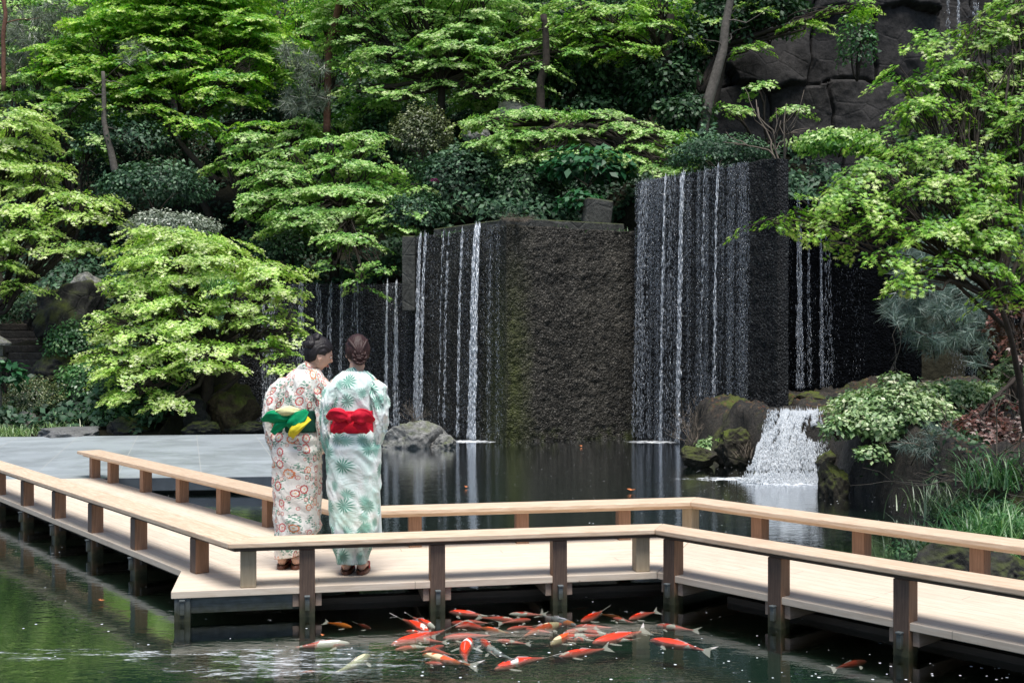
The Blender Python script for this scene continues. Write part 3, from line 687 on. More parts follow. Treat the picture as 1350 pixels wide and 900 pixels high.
idx = np.arange(Xg.size).reshape(Xg.shape); Fq = np.stack([idx[:-1, :-1], idx[:-1, 1:], idx[1:, 1:], idx[1:, :-1]], -1)
keep = inside[:-1, :-1] | inside[1:, 1:]; Fq = Fq[keep]
m = NT('bank_rock_mat'); v = m.world(); n = m.noise(v, 3, 8, .7, .5); n2 = m.noise(v, 26, 6, .75)
c = m.mix(m.ramp(n, [(.35, 0.), (.65, 1.)]), (.016, .014, .012), (.075, .062, .046)); c = m.mix(m.ramp(n2, [(.4, .7), (.58, 0.)]), c, (.006, .006, .005))
gq = m.n('ShaderNodeNewGeometry'); sz = m.n('ShaderNodeSeparateXYZ'); m.l(gq.outputs['Normal'], sz.inputs[0])
c = m.mix(m.math('MULTIPLY', m.ramp(sz.outputs[2], [(.2, 0.), (.8, 1.)]), m.ramp(m.noise(v, 1.6, 5, .6), [(.53, 0.), (.62, .9)])), c, m.mix(n2, (.04, .05, .008), (.15, .18, .02)))
lv = m.vor(v, 24, out='Color'); sc = m.n('ShaderNodeSeparateColor'); m.l(lv, sc.inputs[0])
c = m.mix(m.math('MULTIPLY', m.math('GREATER_THAN', sc.outputs[0], .86), m.ramp(sz.outputs[2], [(.5, 0.), (.8, .8)])), c, m.mix(sc.outputs[1], (.10, .035, .018), (.17, .11, .05)))
bankm = m.done(m.pbr(c, .62, .4, m.bump(m.math('ADD', n, n2), 1., .05)))
setp(mesh_np('rocky_bank', P.reshape(-1, 3), Fq, bankm, smooth=True), kind='structure')
# hidden continuation of the bank to the right
rocks_b = [((922, 600), .16, (.26, .22, .16), rk_wet, 'low wet rock left of the cascade below the bare twigs'), ((968, 590), .25, (.30, .26, .30), rk_wet, 'dark mossy rock just left of the cascade'),
           ((1000, 622), .02, (.14, .1, .075), rk_wet, 'little dark rock in the froth at the foot of the cascade'), ((1100, 640), .12, (.18, .2, .30), rk_wet, 'dark upright rock just right of the cascade'),
           ((1252, 742), .05, (.26, .2, .20), rk_dark, 'dark rock under the grass clump behind the far handrail'), ((1330, 752), .02, (.2, .2, .15), rk_dark, 'small stone at the right edge behind the far handrail'),
           ((1075, 523), .92, (.42, .3, .14), rk_wet, 'wet slab on the shelf under the recess fall')]
for k, ((px, py), z, sz, mt, lb) in enumerate(rocks_b):
    Y = (CAMZ-z)*F/(py-450) if py > 530 else 19.2
    p = at(px, py, Y) if py > 530 else at(px, py, 19.0)
    if k == 2: p = ground(1000, 626)
    rock('bank_rock', (p[0], p[1]+.05, p[2]-.02), sz, mt, lb, 60+k, k*.8)
for k_, (x_, y_, z_, s_) in enumerate(((3.98, 14.22, .20, .20),)):
    rock('bank_rock', (x_, y_, z_), (s_, s_*.9, s_*.75), rk_wet, 'wet stone at the lower right edge of the cascade', 90+k_, k_*1.1)
# cascade
r = np.random.default_rng(5); N = 30000
s = np.where(r.random(N) < .66, r.beta(2, 2, N)*.60, .48+r.beta(2, 2, N)*.52); q = r.random(N)**.8
xl = ground(1000, 626)[0]; XL = 3.22; XR = 3.98
strand = fbm(np.stack([s*30+q*2., q*5.2, s*0], 1), 3, 5); keepm = strand > -.55+.55*(s > .62)*(q < .5)-.5*(q > .7)-.1*(s < .4)
s, q = s[keepm], q[keepm]; N = len(s)
X = 3.76-.36*q+(s-.5)*(.66+.46*q**1.5)+.07*vnoise(np.stack([s*9, q*3, s*0], 1)); z = .76*(1-q**1.5)+.03*r.random(N); Y = 15.05-.85*q**.75-.10*r.random(N)
Zs = bank_h(X, Y); z = np.minimum(np.maximum(z, Zs+.015), z+.12)+.03*r.random(N); z = np.where(q > .93, np.minimum(z, .1*r.random(N)), z)
ns = 3500; a_ = r.uniform(0, 6.28, ns); q_ = np.abs(r.normal(0, .5, ns)); Xs = 3.50+.42*np.cos(a_)*(.6+q_)-.05; Ys = 14.02+.22*np.sin(a_)*(.3+q_); hs = .13*np.exp(-q_*2.2)*r.random(ns)**1.6
X = np.concatenate([X, Xs]); Y = np.concatenate([Y, Ys]); z = np.concatenate([z, hs]); q = np.concatenate([q, np.ones(ns)]); N = len(X)
kp = np.ones(len(X), bool)
for x_, z_, s_ in ((3.86, .58, .13), (3.98, .20, .17)): kp &= ((X-x_)**2+((z-z_+.04)*1.25)**2 > s_**2*(.75+.5*r.random(len(X)))) 
X, Y, z, q = X[kp], Y[kp], z[kp], q[kp]; N = len(X)
org = np.array([3.6, 14.5, 0.])
V, Fa, t3 = drops(np.stack([X, Y, z], 1)-org, r.uniform(.002, .0065, N), r.gamma(2, .010, N)*(1-.3*q)+.006, np.clip(r.uniform(.35, 1.1, N)*(.8+.3*q), 0, 1), lean=np.array([-.25, -.6]))
m = NT('cascade_froth_mat'); t = m.attr()
d = m.n('ShaderNodeBsdfDiffuse'); m.l(m.mix(t, (.50, .55, .60), (.95, .97, .99)), d.inputs[0]); tl = m.n('ShaderNodeBsdfTranslucent'); tl.inputs[0].default_value = (.9, .93, .96, 1)
mx = m.n('ShaderNodeMixShader'); mx.inputs[0].default_value = .35; m.l(d.outputs[0], mx.inputs[1]); m.l(tl.outputs[0], mx.inputs[2]); frothm = m.done(mx.outputs[0])
o = mesh_np('cascade', V, Fa, frothm, tint=t3); o.location = org; setp(o, 'white frothy little cascade pouring over the rocks into the pond', 'waterfall')
# cliff at the top right
def cliff(name, px0, px1, Y, z0, z1, label, seed):
    a, b_ = at(px0, 0, Y)[0], at(px1, 0, Y)[0]; S, Z = np.meshgrid(np.linspace(a, b_, 230), np.linspace(z0, z1, 190))
    P = np.stack([S, np.full_like(S, Y), Z], -1)
    # squarish blocks: jittered cells, each its own depth, dark joints between
    r = np.random.default_rng(seed); Q = P[..., [0, 2]]+.35*np.stack([fbm(P*.7, 3, seed), fbm(P*.7+9, 3, seed)], -1)
    row = np.floor(Q[..., 1]/1.55); offx = _hash(row.astype(np.int64), row.astype(np.int64)*0, row.astype(np.int64)*0, seed)*1.9
    colm = np.floor((Q[..., 0]+offx)/1.7); fx = (Q[..., 0]+offx)/1.7-colm; fz = Q[..., 1]/1.55-row
    dep = _hash(row.astype(np.int64), colm.astype(np.int64), row.astype(np.int64)*0+3, seed)
    e = np.minimum(np.minimum(fx, 1-fx)*1.7, np.minimum(fz, 1-fz)*1.25)
    ph_ = _hash(row.astype(np.int64)+5, colm.astype(np.int64), row.astype(np.int64)*0+9, seed)-.5
    P[..., 1] += -dep*.35+(1-sst(e, 0, .05))*.16+ph_*(fx-.5)*.5+(dep-.5)*(fz-.5)*.35+.09*fbm(P*1.3, 5, seed+4)+(Z-z0)*.06
    idx = np.arange(S.size).reshape(S.shape); Fq = np.stack([idx[:-1, :-1], idx[:-1, 1:], idx[1:, 1:], idx[1:, :-1]], -1).reshape(-1, 4)
    o = mesh_np(name, P.reshape(-1, 3)-np.array([(a+b_)/2, Y, z0]), Fq, rk_cliff, smooth=True); o.location = ((a+b_)/2, Y, z0); setp(o, label, 'cliff'); return o
cliff('rock_cliff', 930, 1245, 26.5, 5.2, 14, 'dark blocky rock cliff above the tallest wall', 3)
cliff('rock_cliff', 1238, 1620, 28.0, 4.0, 14, 'dark rock face at the top right behind the small distant fall', 8)
# ---------------------------------------------------------------- foliage
lf_lit = mat_leaf('leaf_pale_maple', [(0, (.09, .28, .015)), (.24, (.34, .64, .07)), (.52, (.68, .92, .21)), (.82, (.88, .98, .44)), (1, (.96, .97, .64))], .40, .05)
lf_yel = mat_leaf('leaf_yellow_green', [(0, (.05, .19, .010)), (.40, (.22, .52, .04)), (.72, (.55, .82, .14)), (1, (.86, .94, .45))], .40, .04)
lf_mid = mat_leaf('leaf_mid_green', [(0, (.04, .16, .02)), (.32, (.20, .50, .07)), (.64, (.54, .82, .22)), (1, (.86, .95, .52))], .35, .04)
lf_brt = mat_leaf('leaf_bright_green', [(0, (.04, .22, .010)), (.36, (.20, .56, .03)), (.66, (.56, .88, .09)), (1, (.88, .98, .36))], .42, .04)
lf_drk = mat_leaf('leaf_dark_gloss', [(0, (.010, .04, .012)), (.6, (.045, .13, .04)), (1, (.20, .36, .13))], .22, .035, .55)
lf_blu = mat_leaf('leaf_blue_dark', [(0, (.010, .04, .02)), (.6, (.045, .12, .055)), (1, (.20, .36, .18))], .22, .03, .55)
lf_emr = mat_leaf('leaf_emerald', [(0, (.010, .06, .022)), (.6, (.03, .17, .055)), (1, (.12, .34, .13))], .25, .03, .5)
lf_var = mat_leaf('leaf_variegated', [(0, (.10, .22, .07)), (.5, (.30, .48, .18)), (.85, (.58, .70, .36)), (1, (.80, .82, .55))], .25, .06)
lf_oli = mat_leaf('leaf_olive', [(0, (.05, .07, .02)), (.6, (.15, .19, .06)), (1, (.34, .36, .16))], .2, .06)
lf_pin = mat_leaf('needle_blue_green', [(0, (.05, .10, .08)), (.6, (.20, .30, .25)), (1, (.46, .54, .46))], .15, .06, .5)
lf_pin2 = mat_leaf('needle_pale', [(0, (.09, .12, .08)), (.6, (.25, .30, .21)), (1, (.45, .48, .36))], .12, .08, .4)
lf_red = mat_leaf('leaf_red_lace', [(0, (.05, .020, .015)), (.6, (.16, .055, .040)), (1, (.34, .15, .12))], .25, .05)
lf_fern = mat_leaf('leaf_fern', [(0, (.03, .12, .03)), (.5, (.10, .30, .08)), (1, (.36, .56, .22))], .3, .06)
lf_gras = mat_leaf('blade_grass', [(0, (.05, .10, .04)), (.5, (.18, .30, .12)), (1, (.55, .62, .38))], .25, .08)
lf_pink = mat_leaf('petal_pink', [(0, (.45, .02, .22)), (1, (.70, .06, .40))], .3, .03)
lf_dry = mat_flat('dry_twig', (.16, .13, .10), .8, .3)
bk_dark = mat_flat('bark_dark', (.045, .036, .030), .9, .4, 14, .8, .2, .02)
bk_red = mat_flat('bark_pine', (.17, .085, .060), .9, .45, 14, .8, .2, .02)
bk_grey = mat_flat('bark_grey', (.13, .115, .10), .9, .4, 14, .8, .2, .02)

LOBE3 = (np.array([[0, 0, 0], [.22, .50, .03], [0, 1., 0], [-.22, .50, .03], [.62, .52, -.02], [.10, .30, .03], [-.62, .52, -.02], [-.10, .30, .03], [.34, .16, .02], [-.34, .16, .02]]),
         np.array([[0, 1, 2, 3], [0, 8, 4, 5], [0, 7, 6, 9]]))
LOBE5 = (np.array([[0, 0, 0], [.13, .42, .05], [0, 1., -.05], [-.13, .42, .05],
                   [.32, .30, .04], [.62, .72, -.04], [.12, .42, .05], [-.32, .30, .04], [-.62, .72, -.04], [-.12, .42, .05],
                   [.30, .02, .02], [.72, .20, -.05], [.30, .24, .04], [-.30, .02, .02], [-.72, .20, -.05], [-.30, .24, .04]]),
         np.array([[0, 1, 2, 3], [0, 4, 5, 6], [0, 9, 8, 7], [0, 10, 11, 12], [0, 15, 14, 13]]))
KITE = (np.array([[0, 0, 0], [.30, .45, .05], [0, 1, -.05], [-.30, .45, .05]]), np.array([[0, 1, 2, 3]]))
STAR = (np.array([[0, 0, 0], [.16, .5, .03], [0, 1., -.03], [-.16, .5, .03], [.70, .55, -.03], [.35, .12, .02], [-.70, .55, -.03], [-.35, .12, .02]]),
        np.array([[0, 1, 2, 3], [0, 5, 4, 1], [0, 3, 6, 7]]))
def leaves(P, Fd, Up, size, tint, tpl):
    """P points, Fd forward, Up approximate normals -> leaf mesh arrays"""
    Fd = Fd/(np.linalg.norm(Fd, axis=1)[:, None]+1e-9); Sd = np.cross(Fd, Up); Sd /= np.linalg.norm(Sd, axis=1)[:, None]+1e-9; U = np.cross(Sd, Fd)
    T, Fq = tpl; n = len(P)
    V = P[:, None, :]+size[:, None, None]*(T[None, :, 0:1]*Sd[:, None, :]+T[None, :, 1:2]*Fd[:, None, :]+T[None, :, 2:3]*U[:, None, :])
    Fa = (Fq[None]+(np.arange(n)*len(T))[:, None, None]).reshape(-1, Fq.shape[1])
    return V.reshape(-1, 3).astype(np.float32), Fa, np.repeat(tint, len(T))
def sprays(O, D, L, r, per=46, size=.055, droop=.25, wid=.55, tipb=.35):
    """flat feathery sprays: O origins, D unit outward directions, L lengths"""
    N = len(O); nt_ = 7
    up = np.array([0, 0, 1.]); S = np.cross(D, up); S /= np.linalg.norm(S, axis=1)[:, None]+1e-9
    roll = r.normal(0, .16, N)[:, None]; S = S*np.cos(roll)+np.cross(D, S)*np.sin(roll)
    t0 = (r.integers(0, nt_, (N, per))+.3)/nt_; sgn = r.choice([-1, 1], (N, per)); k = r.random((N, per))**.8
    reach = wid*(1-.55*t0)*(.4+.6*np.sin(np.pi*np.clip(t0+.25, 0, 1)))
    lat = sgn*reach*k; ax = t0+.62*reach*k                       # side twigs lean forward
    stem = r.random((N, per)) < .22; lat = np.where(stem, r.normal(0, .03, (N, per)), lat); ax = np.where(stem, r.random((N, per))*1.08, ax)
    Lc = L[:, None]
    P = O[:, None, :]+D[:, None, :]*(ax*Lc)[..., None]+S[:, None, :]*(lat*Lc)[..., None]
    P[..., 2] += -droop*Lc*(ax**2+.7*lat**2)+r.normal(0, .012, (N, per))
    Fd = D[:, None, :]*(.75+0*lat)[..., None]+S[:, None, :]*(sgn*.8)[..., None]+r.normal(0, .35, (N, per, 3)); Fd[..., 2] -= .35+droop
    Up = np.array([0, 0, 1.])+D[:, None, :]*(.35+droop*ax)[..., None]+r.normal(0, .30, (N, per, 3))
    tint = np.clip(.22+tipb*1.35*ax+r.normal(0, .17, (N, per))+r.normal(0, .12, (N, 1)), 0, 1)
    sz = size*r.uniform(.65, 1.25, (N, per))
    return P.reshape(-1, 3), Fd.reshape(-1, 3), Up.reshape(-1, 3), sz.ravel(), tint.ravel()
def pad_sprays(c, Rx, Ry, H, r, level=.26, dens=9., slen=.5):
    """a dome of tiers of sprays"""
    O = []; D = []; Ls = []
    nl = max(1, int(round(2*H/level)))
    for k in range(nl):
        zz = -1+(2*k+1)/nl; rad = math.sqrt(max(0, 1-zz*zz))*.9+.10
        if zz < 0: rad = .70+.30*(1+zz)                      # umbrella: full below the middle
        area = math.pi*Rx*Ry*rad*rad; n = max(4, int(dens*1.35*area*r.uniform(.8, 1.2)))
        ph = r.uniform(0, 2*np.pi, n); q = np.sqrt(r.uniform(.02, 1, n))
        q = q*(1+.22*vnoise(np.stack([np.cos(ph)*2.1+c[0], np.sin(ph)*2.1+c[1], np.full(n, k*1.7)], 1)))
        L = slen*r.uniform(.65, 1.25, n)
        ph2 = ph+r.normal(0, .45, n)
        rr = np.clip(rad*q-.7*L/max(Rx, Ry), 0, 2)
        o = np.stack([c[0]+Rx*rr*np.cos(ph), c[1]+Ry*rr*np.sin(ph), c[2]+H*zz+r.normal(0, level*.09, n)-H*.20*q*q+.10*vnoise(np.stack([np.cos(ph)*2+c[0], np.sin(ph)*2+k*9., np.full(n, c[2])], 1))], 1)
        el = -.04-.16*q+r.normal(0, .07, n)
        d = np.stack([np.cos(ph2)*np.cos(el), np.sin(ph2)*np.cos(el), np.sin(el)], 1)
        O.append(o); D.append(d); Ls.append(L)
    return np.concatenate(O), np.concatenate(D), np.concatenate(Ls)
def maple(name, label, base, pads, mat, bark, seed, trunk=.09, leaf=.055, per=46, dens=9., slen=.5, level=.26, tpl=STAR, group=None, cat='tree', fork=None, depth=.8, stems=None, droop=.25, crown='crown'):
    """pads: (px, py, rx_px, ry_px, Y)"""
    r = np.random.default_rng(seed); base = np.array(base, float)
    root = empty(name, base, label, cat, group)
    A_ = []; tb = MB(); bb = MB()
    fork_p = base+np.array([0, 0, .9]) if fork is None else np.array(fork, float)
    P = wpath(base-np.array([0, 0, .25]), fork_p, 9, .06, seed); tb.tube(P-base, np.linspace(trunk*1.25, trunk*.75, 9), 9)
    if stems:
        for k, (a, b_, w0, w1) in enumerate(stems):
            P = wpath(a, b_, 10, .07, seed+k+3); tb.tube(P-base, np.linspace(w0, w1, 10), 8)
    for k, (px, py, rx, ry, Y) in enumerate(pads):
        c = at(px, py, Y); Rx = rx*Y/F; H = ry*Y/F; Ry = Rx*depth
        O, D, L = pad_sprays(c, Rx, Ry, H, r, level, dens, slen)
        a = sprays(O, D, L, r, per, leaf, droop); A_.append(a)
        g = P_end = c-np.array([0, 0, H*.75])
        W_ = wpath(fork_p, g, 9, .10, seed*3+k, .04); r0 = trunk*.62; bb.tube(W_-base, np.linspace(r0, r0*.35, 9), 7)
        sel = r.choice(len(O), min(len(O), 26), replace=False)
        for j in sel:
            i0 = r.integers(3, 9); W2 = wpath(W_[i0], O[j]-D[j]*.02, 6, .10, int(j)+k, .05); bb.tube(W2-base, np.linspace(r0*.36, .005, 6), 5)
            W3 = np.stack([O[j]+D[j]*t*L[j]+np.array([0, 0, -droop*L[j]*t*t-.006]) for t in np.linspace(0, .9, 4)]); bb.tube(W3-base, np.linspace(.006, .002, 4), 4)
    tb.build('trunk', bark, root, smooth=True); bb.build('branches', bark, root, smooth=True)
    P_, Fd, Up, sz, ti = (np.concatenate([a[i] for a in A_]) for i in range(5))
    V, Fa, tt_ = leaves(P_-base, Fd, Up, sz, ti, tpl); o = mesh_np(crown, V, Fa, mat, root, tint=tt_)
    return root, len(P_)
def gz(px, py, Y):       # foot of a tree on the slope below a seen point
    p = at(px, py, Y); p[2] = max(hill(p[0], Y).item()-.05, -.3); return p
NL = 0
def M_(*a, **k):
    global NL
    r_, n_ = maple(*a, **k); NL += n_; return r_
# T1: the lit pale maple behind the terrace
M_('maple_tree', 'pale yellow-green maple in full sun behind the slate terrace', at(262, 530, 20.2),
   [(250, 335, 118, 34, 20.6), (180, 385, 80, 30, 20.2), (360, 365, 66, 24, 20.2), (385, 420, 34, 26, 19.8), (150, 470, 55, 24, 19.5), (220, 310, 80, 20, 20.6), (240, 405, 90, 26, 19.8), (190, 445, 82, 28, 19.6), (345, 430, 62, 28, 19.7), (260, 462, 85, 24, 19.2), (185, 500, 78, 26, 19.3), (375, 470, 30, 26, 19.6), (310, 385, 60, 24, 19.7), (135, 425, 30, 25, 19.9), (230, 525, 45, 14, 19.1)],
   lf_lit, bk_dark, 41, .10, .047, 62, 11.5, .46, .33, fork=at(285, 455, 20.2), stems=[(at(255, 535, 20.2), at(215, 470, 20.0), .07, .04), (at(270, 535, 20.2), at(330, 480, 20.0), .06, .03)])
# T2: left-edge maple
M_('maple_tree', 'light green maple at the left edge above the garden steps', gz(-40, 330, 22.5),
   [(20, 165, 70, 30, 22.5), (-20, 215, 90, 34, 22.2), (60, 230, 60, 26, 22.0), (110, 265, 62, 24, 21.6), (30, 285, 75, 28, 21.6), (-10, 330, 70, 28, 21.4), (90, 320, 50, 16, 21.4), (25, 375, 45, 14, 21.4)],
   lf_lit, bk_dark, 42, .10, .050, 58, 10.5, .5, .34)
# T3: upper-left bright maple
M_('maple_tree', 'large vivid green maple at the top left with leaning grey stems', gz(285, 240, 28),
   [(170, 20, 70, 34, 28.3), (90, 75, 50, 30, 27.8), (380, 70, 40, 30, 28.), (160, 95, 60, 26, 27.5), (300, 20, 80, 34, 28.3), (235, 10, 130, 40, 28.5), (130, 50, 75, 36, 28.), (330, 45, 75, 34, 28.), (220, 75, 90, 34, 27.6), (110, 105, 60, 26, 27.5), (290, 110, 75, 26, 27.4), (190, 130, 70, 24, 27.2), (330, 85, 40, 24, 27.2), (250, 160, 55, 16, 27.), (340, 160, 40, 14, 27.), (265, -45, 130, 40, 28.5), (60, 75, 40, 24, 28)],
   lf_brt, bk_dark, 43, .09, .062, 58, 8., .62, .42, fork=at(240, 165, 27.8), stems=[(at(288, 240, 27.2), at(205, 150, 27.2), .09, .05), (at(300, 220, 27.4), at(268, 150, 27.6), .08, .05)])
# T5: centre maple over the low wall
M_('maple_tree', 'layered soft green maple hanging over the low left wall', gz(440, 280, 24),
   [(350, 225, 50, 24, 23.4), (550, 255, 40, 22, 22.8), (335, 265, 40, 18, 23.), (480, 185, 50, 20, 23.6), (380, 205, 40, 20, 23.6), (430, 195, 55, 24, 23.6), (480, 230, 85, 26, 23.2), (370, 240, 60, 26, 23.2), (450, 262, 100, 26, 22.8), (520, 285, 60, 20, 22.4), (400, 285, 70, 18, 22.4), (465, 312, 60, 12, 22.0), (440, 345, 26, 8, 21.8), (500, 350, 30, 10, 21.6), (478, 372, 26, 8, 21.4)],
   lf_mid, bk_dark, 44, .09, .050, 62, 10.5, .5, .34, fork=at(445, 265, 23.6))
# T6: tall maple top centre with slender trunk
M_('maple_tree', 'tall maple at the top centre with a slender dark trunk', gz(583, 225, 25.5),
   [(480, 50, 60, 30, 25.8), (600, 60, 80, 30, 25.2), (700, 70, 60, 26, 25.), (520, 120, 50, 18, 25.0), (690, 105, 50, 16, 24.8), (450, 0, 70, 34, 26.), (640, 0, 80, 30, 25.8), (750, 50, 40, 22, 24.8), (540, 20, 80, 34, 26.), (620, 40, 75, 34, 25.8), (510, 75, 60, 24, 25.4), (580, 95, 65, 26, 25.2), (660, 80, 60, 28, 25.2), (470, 110, 30, 14, 25.2), (640, 120, 50, 16, 25.), (545, -35, 110, 34, 26.), (430, 30, 40, 30, 26.5), (700, 20, 50, 24, 26)],
   lf_mid, bk_dark, 45, .11, .058, 58, 7.5, .56, .40, fork=at(583, 110, 25.4))
# T7: maple spreading over the mossy block
M_('maple_tree', 'flat spreading maple reaching over the top of the mossy block', gz(735, 170, 23.6),
   [(650, 185, 50, 10, 22.8), (700, 175, 60, 10, 22.8), (790, 150, 60, 12, 23.2), (870, 175, 50, 10, 22.4), (820, 205, 45, 9, 22.), (900, 200, 40, 8, 21.6), (690, 150, 85, 12, 23.4), (640, 158, 45, 10, 23.2), (760, 172, 55, 12, 23.), (830, 165, 55, 12, 22.6), (850, 190, 45, 10, 22.2), (870, 215, 45, 9, 21.8), (905, 218, 22, 6, 21.4), (740, 200, 38, 9, 22.4), (800, 195, 30, 9, 22.2), (690, 205, 35, 10, 22.6)],
   lf_mid, bk_dark, 46, .10, .048, 60, 12., .46, .26, fork=at(738, 165, 23.6))
# T8: light branch top right of centre
M_('maple_tree', 'yellowish green maple branches at the top right of centre before the dark evergreens', gz(880, 200, 25.5),
   [(760, 15, 60, 22, 25.2), (830, 60, 50, 14, 24.4), (940, 20, 40, 16, 24.6), (1000, 10, 45, 14, 24.6), (1060, 30, 40, 12, 24.4), (1120, 8, 45, 12, 24.4), (985, 60, 28, 10, 24.4), (800, 25, 75, 20, 25.), (860, 30, 55, 16, 24.6), (720, 35, 60, 20, 25.4), (900, 50, 24, 16, 24.4), (790, 55, 45, 10, 24.8), (870, 5, 60, 18, 25)],
   lf_yel, bk_dark, 47, .11, .056, 58, 7.5, .55, .36, fork=at(882, 90, 25.2))
# T10: near maple at the right
M_('maple_tree', 'near bright yellow-green maple leaning in from the right edge', at(1372, 575, 9.4),
   [(1230, 55, 50, 18, 9.9), (1290, 30, 60, 22, 10.), (1340, 10, 60, 30, 10.1), (1350, 90, 60, 36, 9.9), (1290, 150, 75, 30, 9.70), (1330, 215, 60, 26, 9.30), (1320, 100, 60, 30, 9.9), (1260, 200, 60, 22, 9.4), (1165, 175, 40, 14, 9.6), (1190, 95, 45, 18, 9.80), (1260, 80, 60, 24, 9.90), (1180, 195, 50, 22, 9.40), (1225, 130, 60, 26, 9.60), (1350, 150, 60, 50, 9.40), (1140, 285, 55, 16, 8.80), (1020, 290, 40, 7, 8.80), (1290, 240, 70, 34, 9.00), (1235, 300, 70, 24, 8.70), (1130, 245, 50, 14, 9.00), (1235, 100, 62, 24, 9.80), (1310, 60, 55, 30, 10.00), (1200, 145, 45, 20, 9.60), (1230, 190, 80, 28, 9.40), (1150, 225, 75, 20, 9.20), (1240, 240, 85, 28, 9.00), (1110, 262, 70, 16, 9.00), (1050, 280, 48, 9, 8.90), (1200, 285, 80, 24, 8.80), (1310, 290, 75, 34, 8.70), (1170, 330, 50, 20, 8.60), (1260, 335, 70, 22, 8.60), (1200, 365, 30, 13, 8.40), (1330, 370, 50, 22, 8.40), (1095, 310, 30, 10, 8.70), (1340, 120, 50, 40, 9.80), (1400, 250, 80, 100, 9.40), (1350, 20, 50, 30, 10.00)],
   lf_yel, bk_dark, 48, .026, .031, 50, 26., .30, .25, tpl=LOBE5, fork=at(1318, 400, 9.0), depth=.8, stems=[(at(1318, 400, 9.0), at(1290, 340, 8.9), .030, .018), (at(1335, 440, 9.2), at(1235, 330, 8.8), .022, .010)], droop=.35)
# background maples and evergreens filling the slope
BGP = [('mid green maple behind the pine trunk at the top', gz(400, 160, 31), [(400, 30, 60, 40, 31), (440, 90, 50, 30, 31), (370, 100, 40, 30, 31), (450, -30, 80, 40, 31)], lf_brt),
       ('far green maple filling the top left corner', gz(60, 180, 33), [(60, 20, 90, 50, 33), (20, 100, 70, 34, 33), (120, 120, 50, 24, 33), (-40, 40, 80, 60, 33)], lf_mid),
       ('far green tree behind the tall centre maple', gz(660, 120, 33), [(640, 0, 90, 50, 33), (730, 30, 60, 40, 33), (560, 0, 70, 40, 33), (660, -60, 120, 40, 33)], lf_mid)]
BGP2 = [('fresh green maple between the vivid maple and the layered one', gz(350, 215, 27), [(330, 185, 50, 18, 26.5), (390, 165, 45, 18, 26.8), (300, 215, 40, 14, 26.2)], lf_mid),
        ('fresh green maple behind the left edge maple', gz(100, 240, 27.5), [(90, 150, 50, 22, 27.5), (50, 110, 50, 24, 28), (120, 185, 45, 16, 27)], lf_mid),
        ('yellowish maple between the pine trunk and the slender trunk', gz(490, 190, 27), [(480, 140, 50, 16, 26.6), (440, 160, 35, 14, 26.6), (520, 95, 40, 18, 27)], lf_yel),
        ('green maple behind the slender centre trunk', gz(650, 150, 27), [(630, 125, 50, 16, 26.4), (690, 130, 40, 14, 26.2), (610, 80, 50, 20, 27)], lf_mid),
        ('sparse green maple in the shade before the cliff', gz(1010, 190, 24.5), [(1000, 110, 30, 12, 24.3), (1050, 140, 30, 10, 24.0), (960, 140, 28, 12, 24.0)], lf_mid)]
for k, (lb, bp, pads, mt) in enumerate(BGP2):
    M_('maple_tree', lb, bp, pads, mt, bk_dark, 90+k, .07, .062, 56, 8., .55, .36)
for k, (lb, bp, pads, mt) in enumerate(BGP):
    M_('maple_tree', lb, bp, pads, mt, bk_dark, 80+k, .12, .10, 34, 4.5, .8, .45, tpl=KITE)

def clump_pts(c, rad, n, r, seed, shell=.35, low=-.5):
    d = r.normal(size=(n, 3)); d /= np.linalg.norm(d, axis=1)[:, None]; d = d[d[:, 2] > low]; n = len(d)
    q = (1-shell*r.random(n)**1.3)*(1+.22*fbm(d*2.2+seed, 3, seed)+.10*vnoise(d*7+seed))
    P = np.array(c)+d*q[:, None]*np.array(rad)
    return P, d, q
def leafball(name, label, c, rad, n, mat, seed, size=.06, tpl=KITE, cat='shrub', group=None, parent=None, low=-.5, stems=True, upb=.5, kind=None):
    r = np.random.default_rng(seed); c = np.array(c, float)
    P, d, q = clump_pts((0, 0, 0), rad, n, r, seed, low=low)
    n = len(P); Up = d*.9+np.array([0, 0, upb])+r.normal(0, .45, (n, 3)); Fd = np.cross(Up, r.normal(size=(n, 3)))+d*.4-np.array([0, 0, .25])
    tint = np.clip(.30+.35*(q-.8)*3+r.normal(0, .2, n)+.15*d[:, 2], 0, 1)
    V, Fa, tt_ = leaves(P, Fd, Up, size*r.uniform(.6, 1.3, n), tint, tpl)
    root = empty(name, c, label, cat, group)
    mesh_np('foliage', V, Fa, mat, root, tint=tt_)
    if stems:
        b = MB()
        for k in range(5):
            a = r.uniform(0, 6.28); e = np.array([math.cos(a)*rad[0]*.6, math.sin(a)*rad[1]*.6, rad[2]*r.uniform(.1, .5)])
            b.tube(wpath((0, 0, -rad[2]*.95), e, 7, .1, seed+k), np.linspace(.02, .006, 7)*max(rad[2], .4)*1.6, 5)
        b.build('stems', bk_dark, root, smooth=True)
    return root
def LB(name, label, px, py, Y, rx, ry, n, mat, seed, size=.06, dz=.8, **k):
    return leafball(name, label, at(px, py, Y), (rx*Y/F, rx*Y/F*dz, ry*Y/F), n, mat, seed, size, **k)
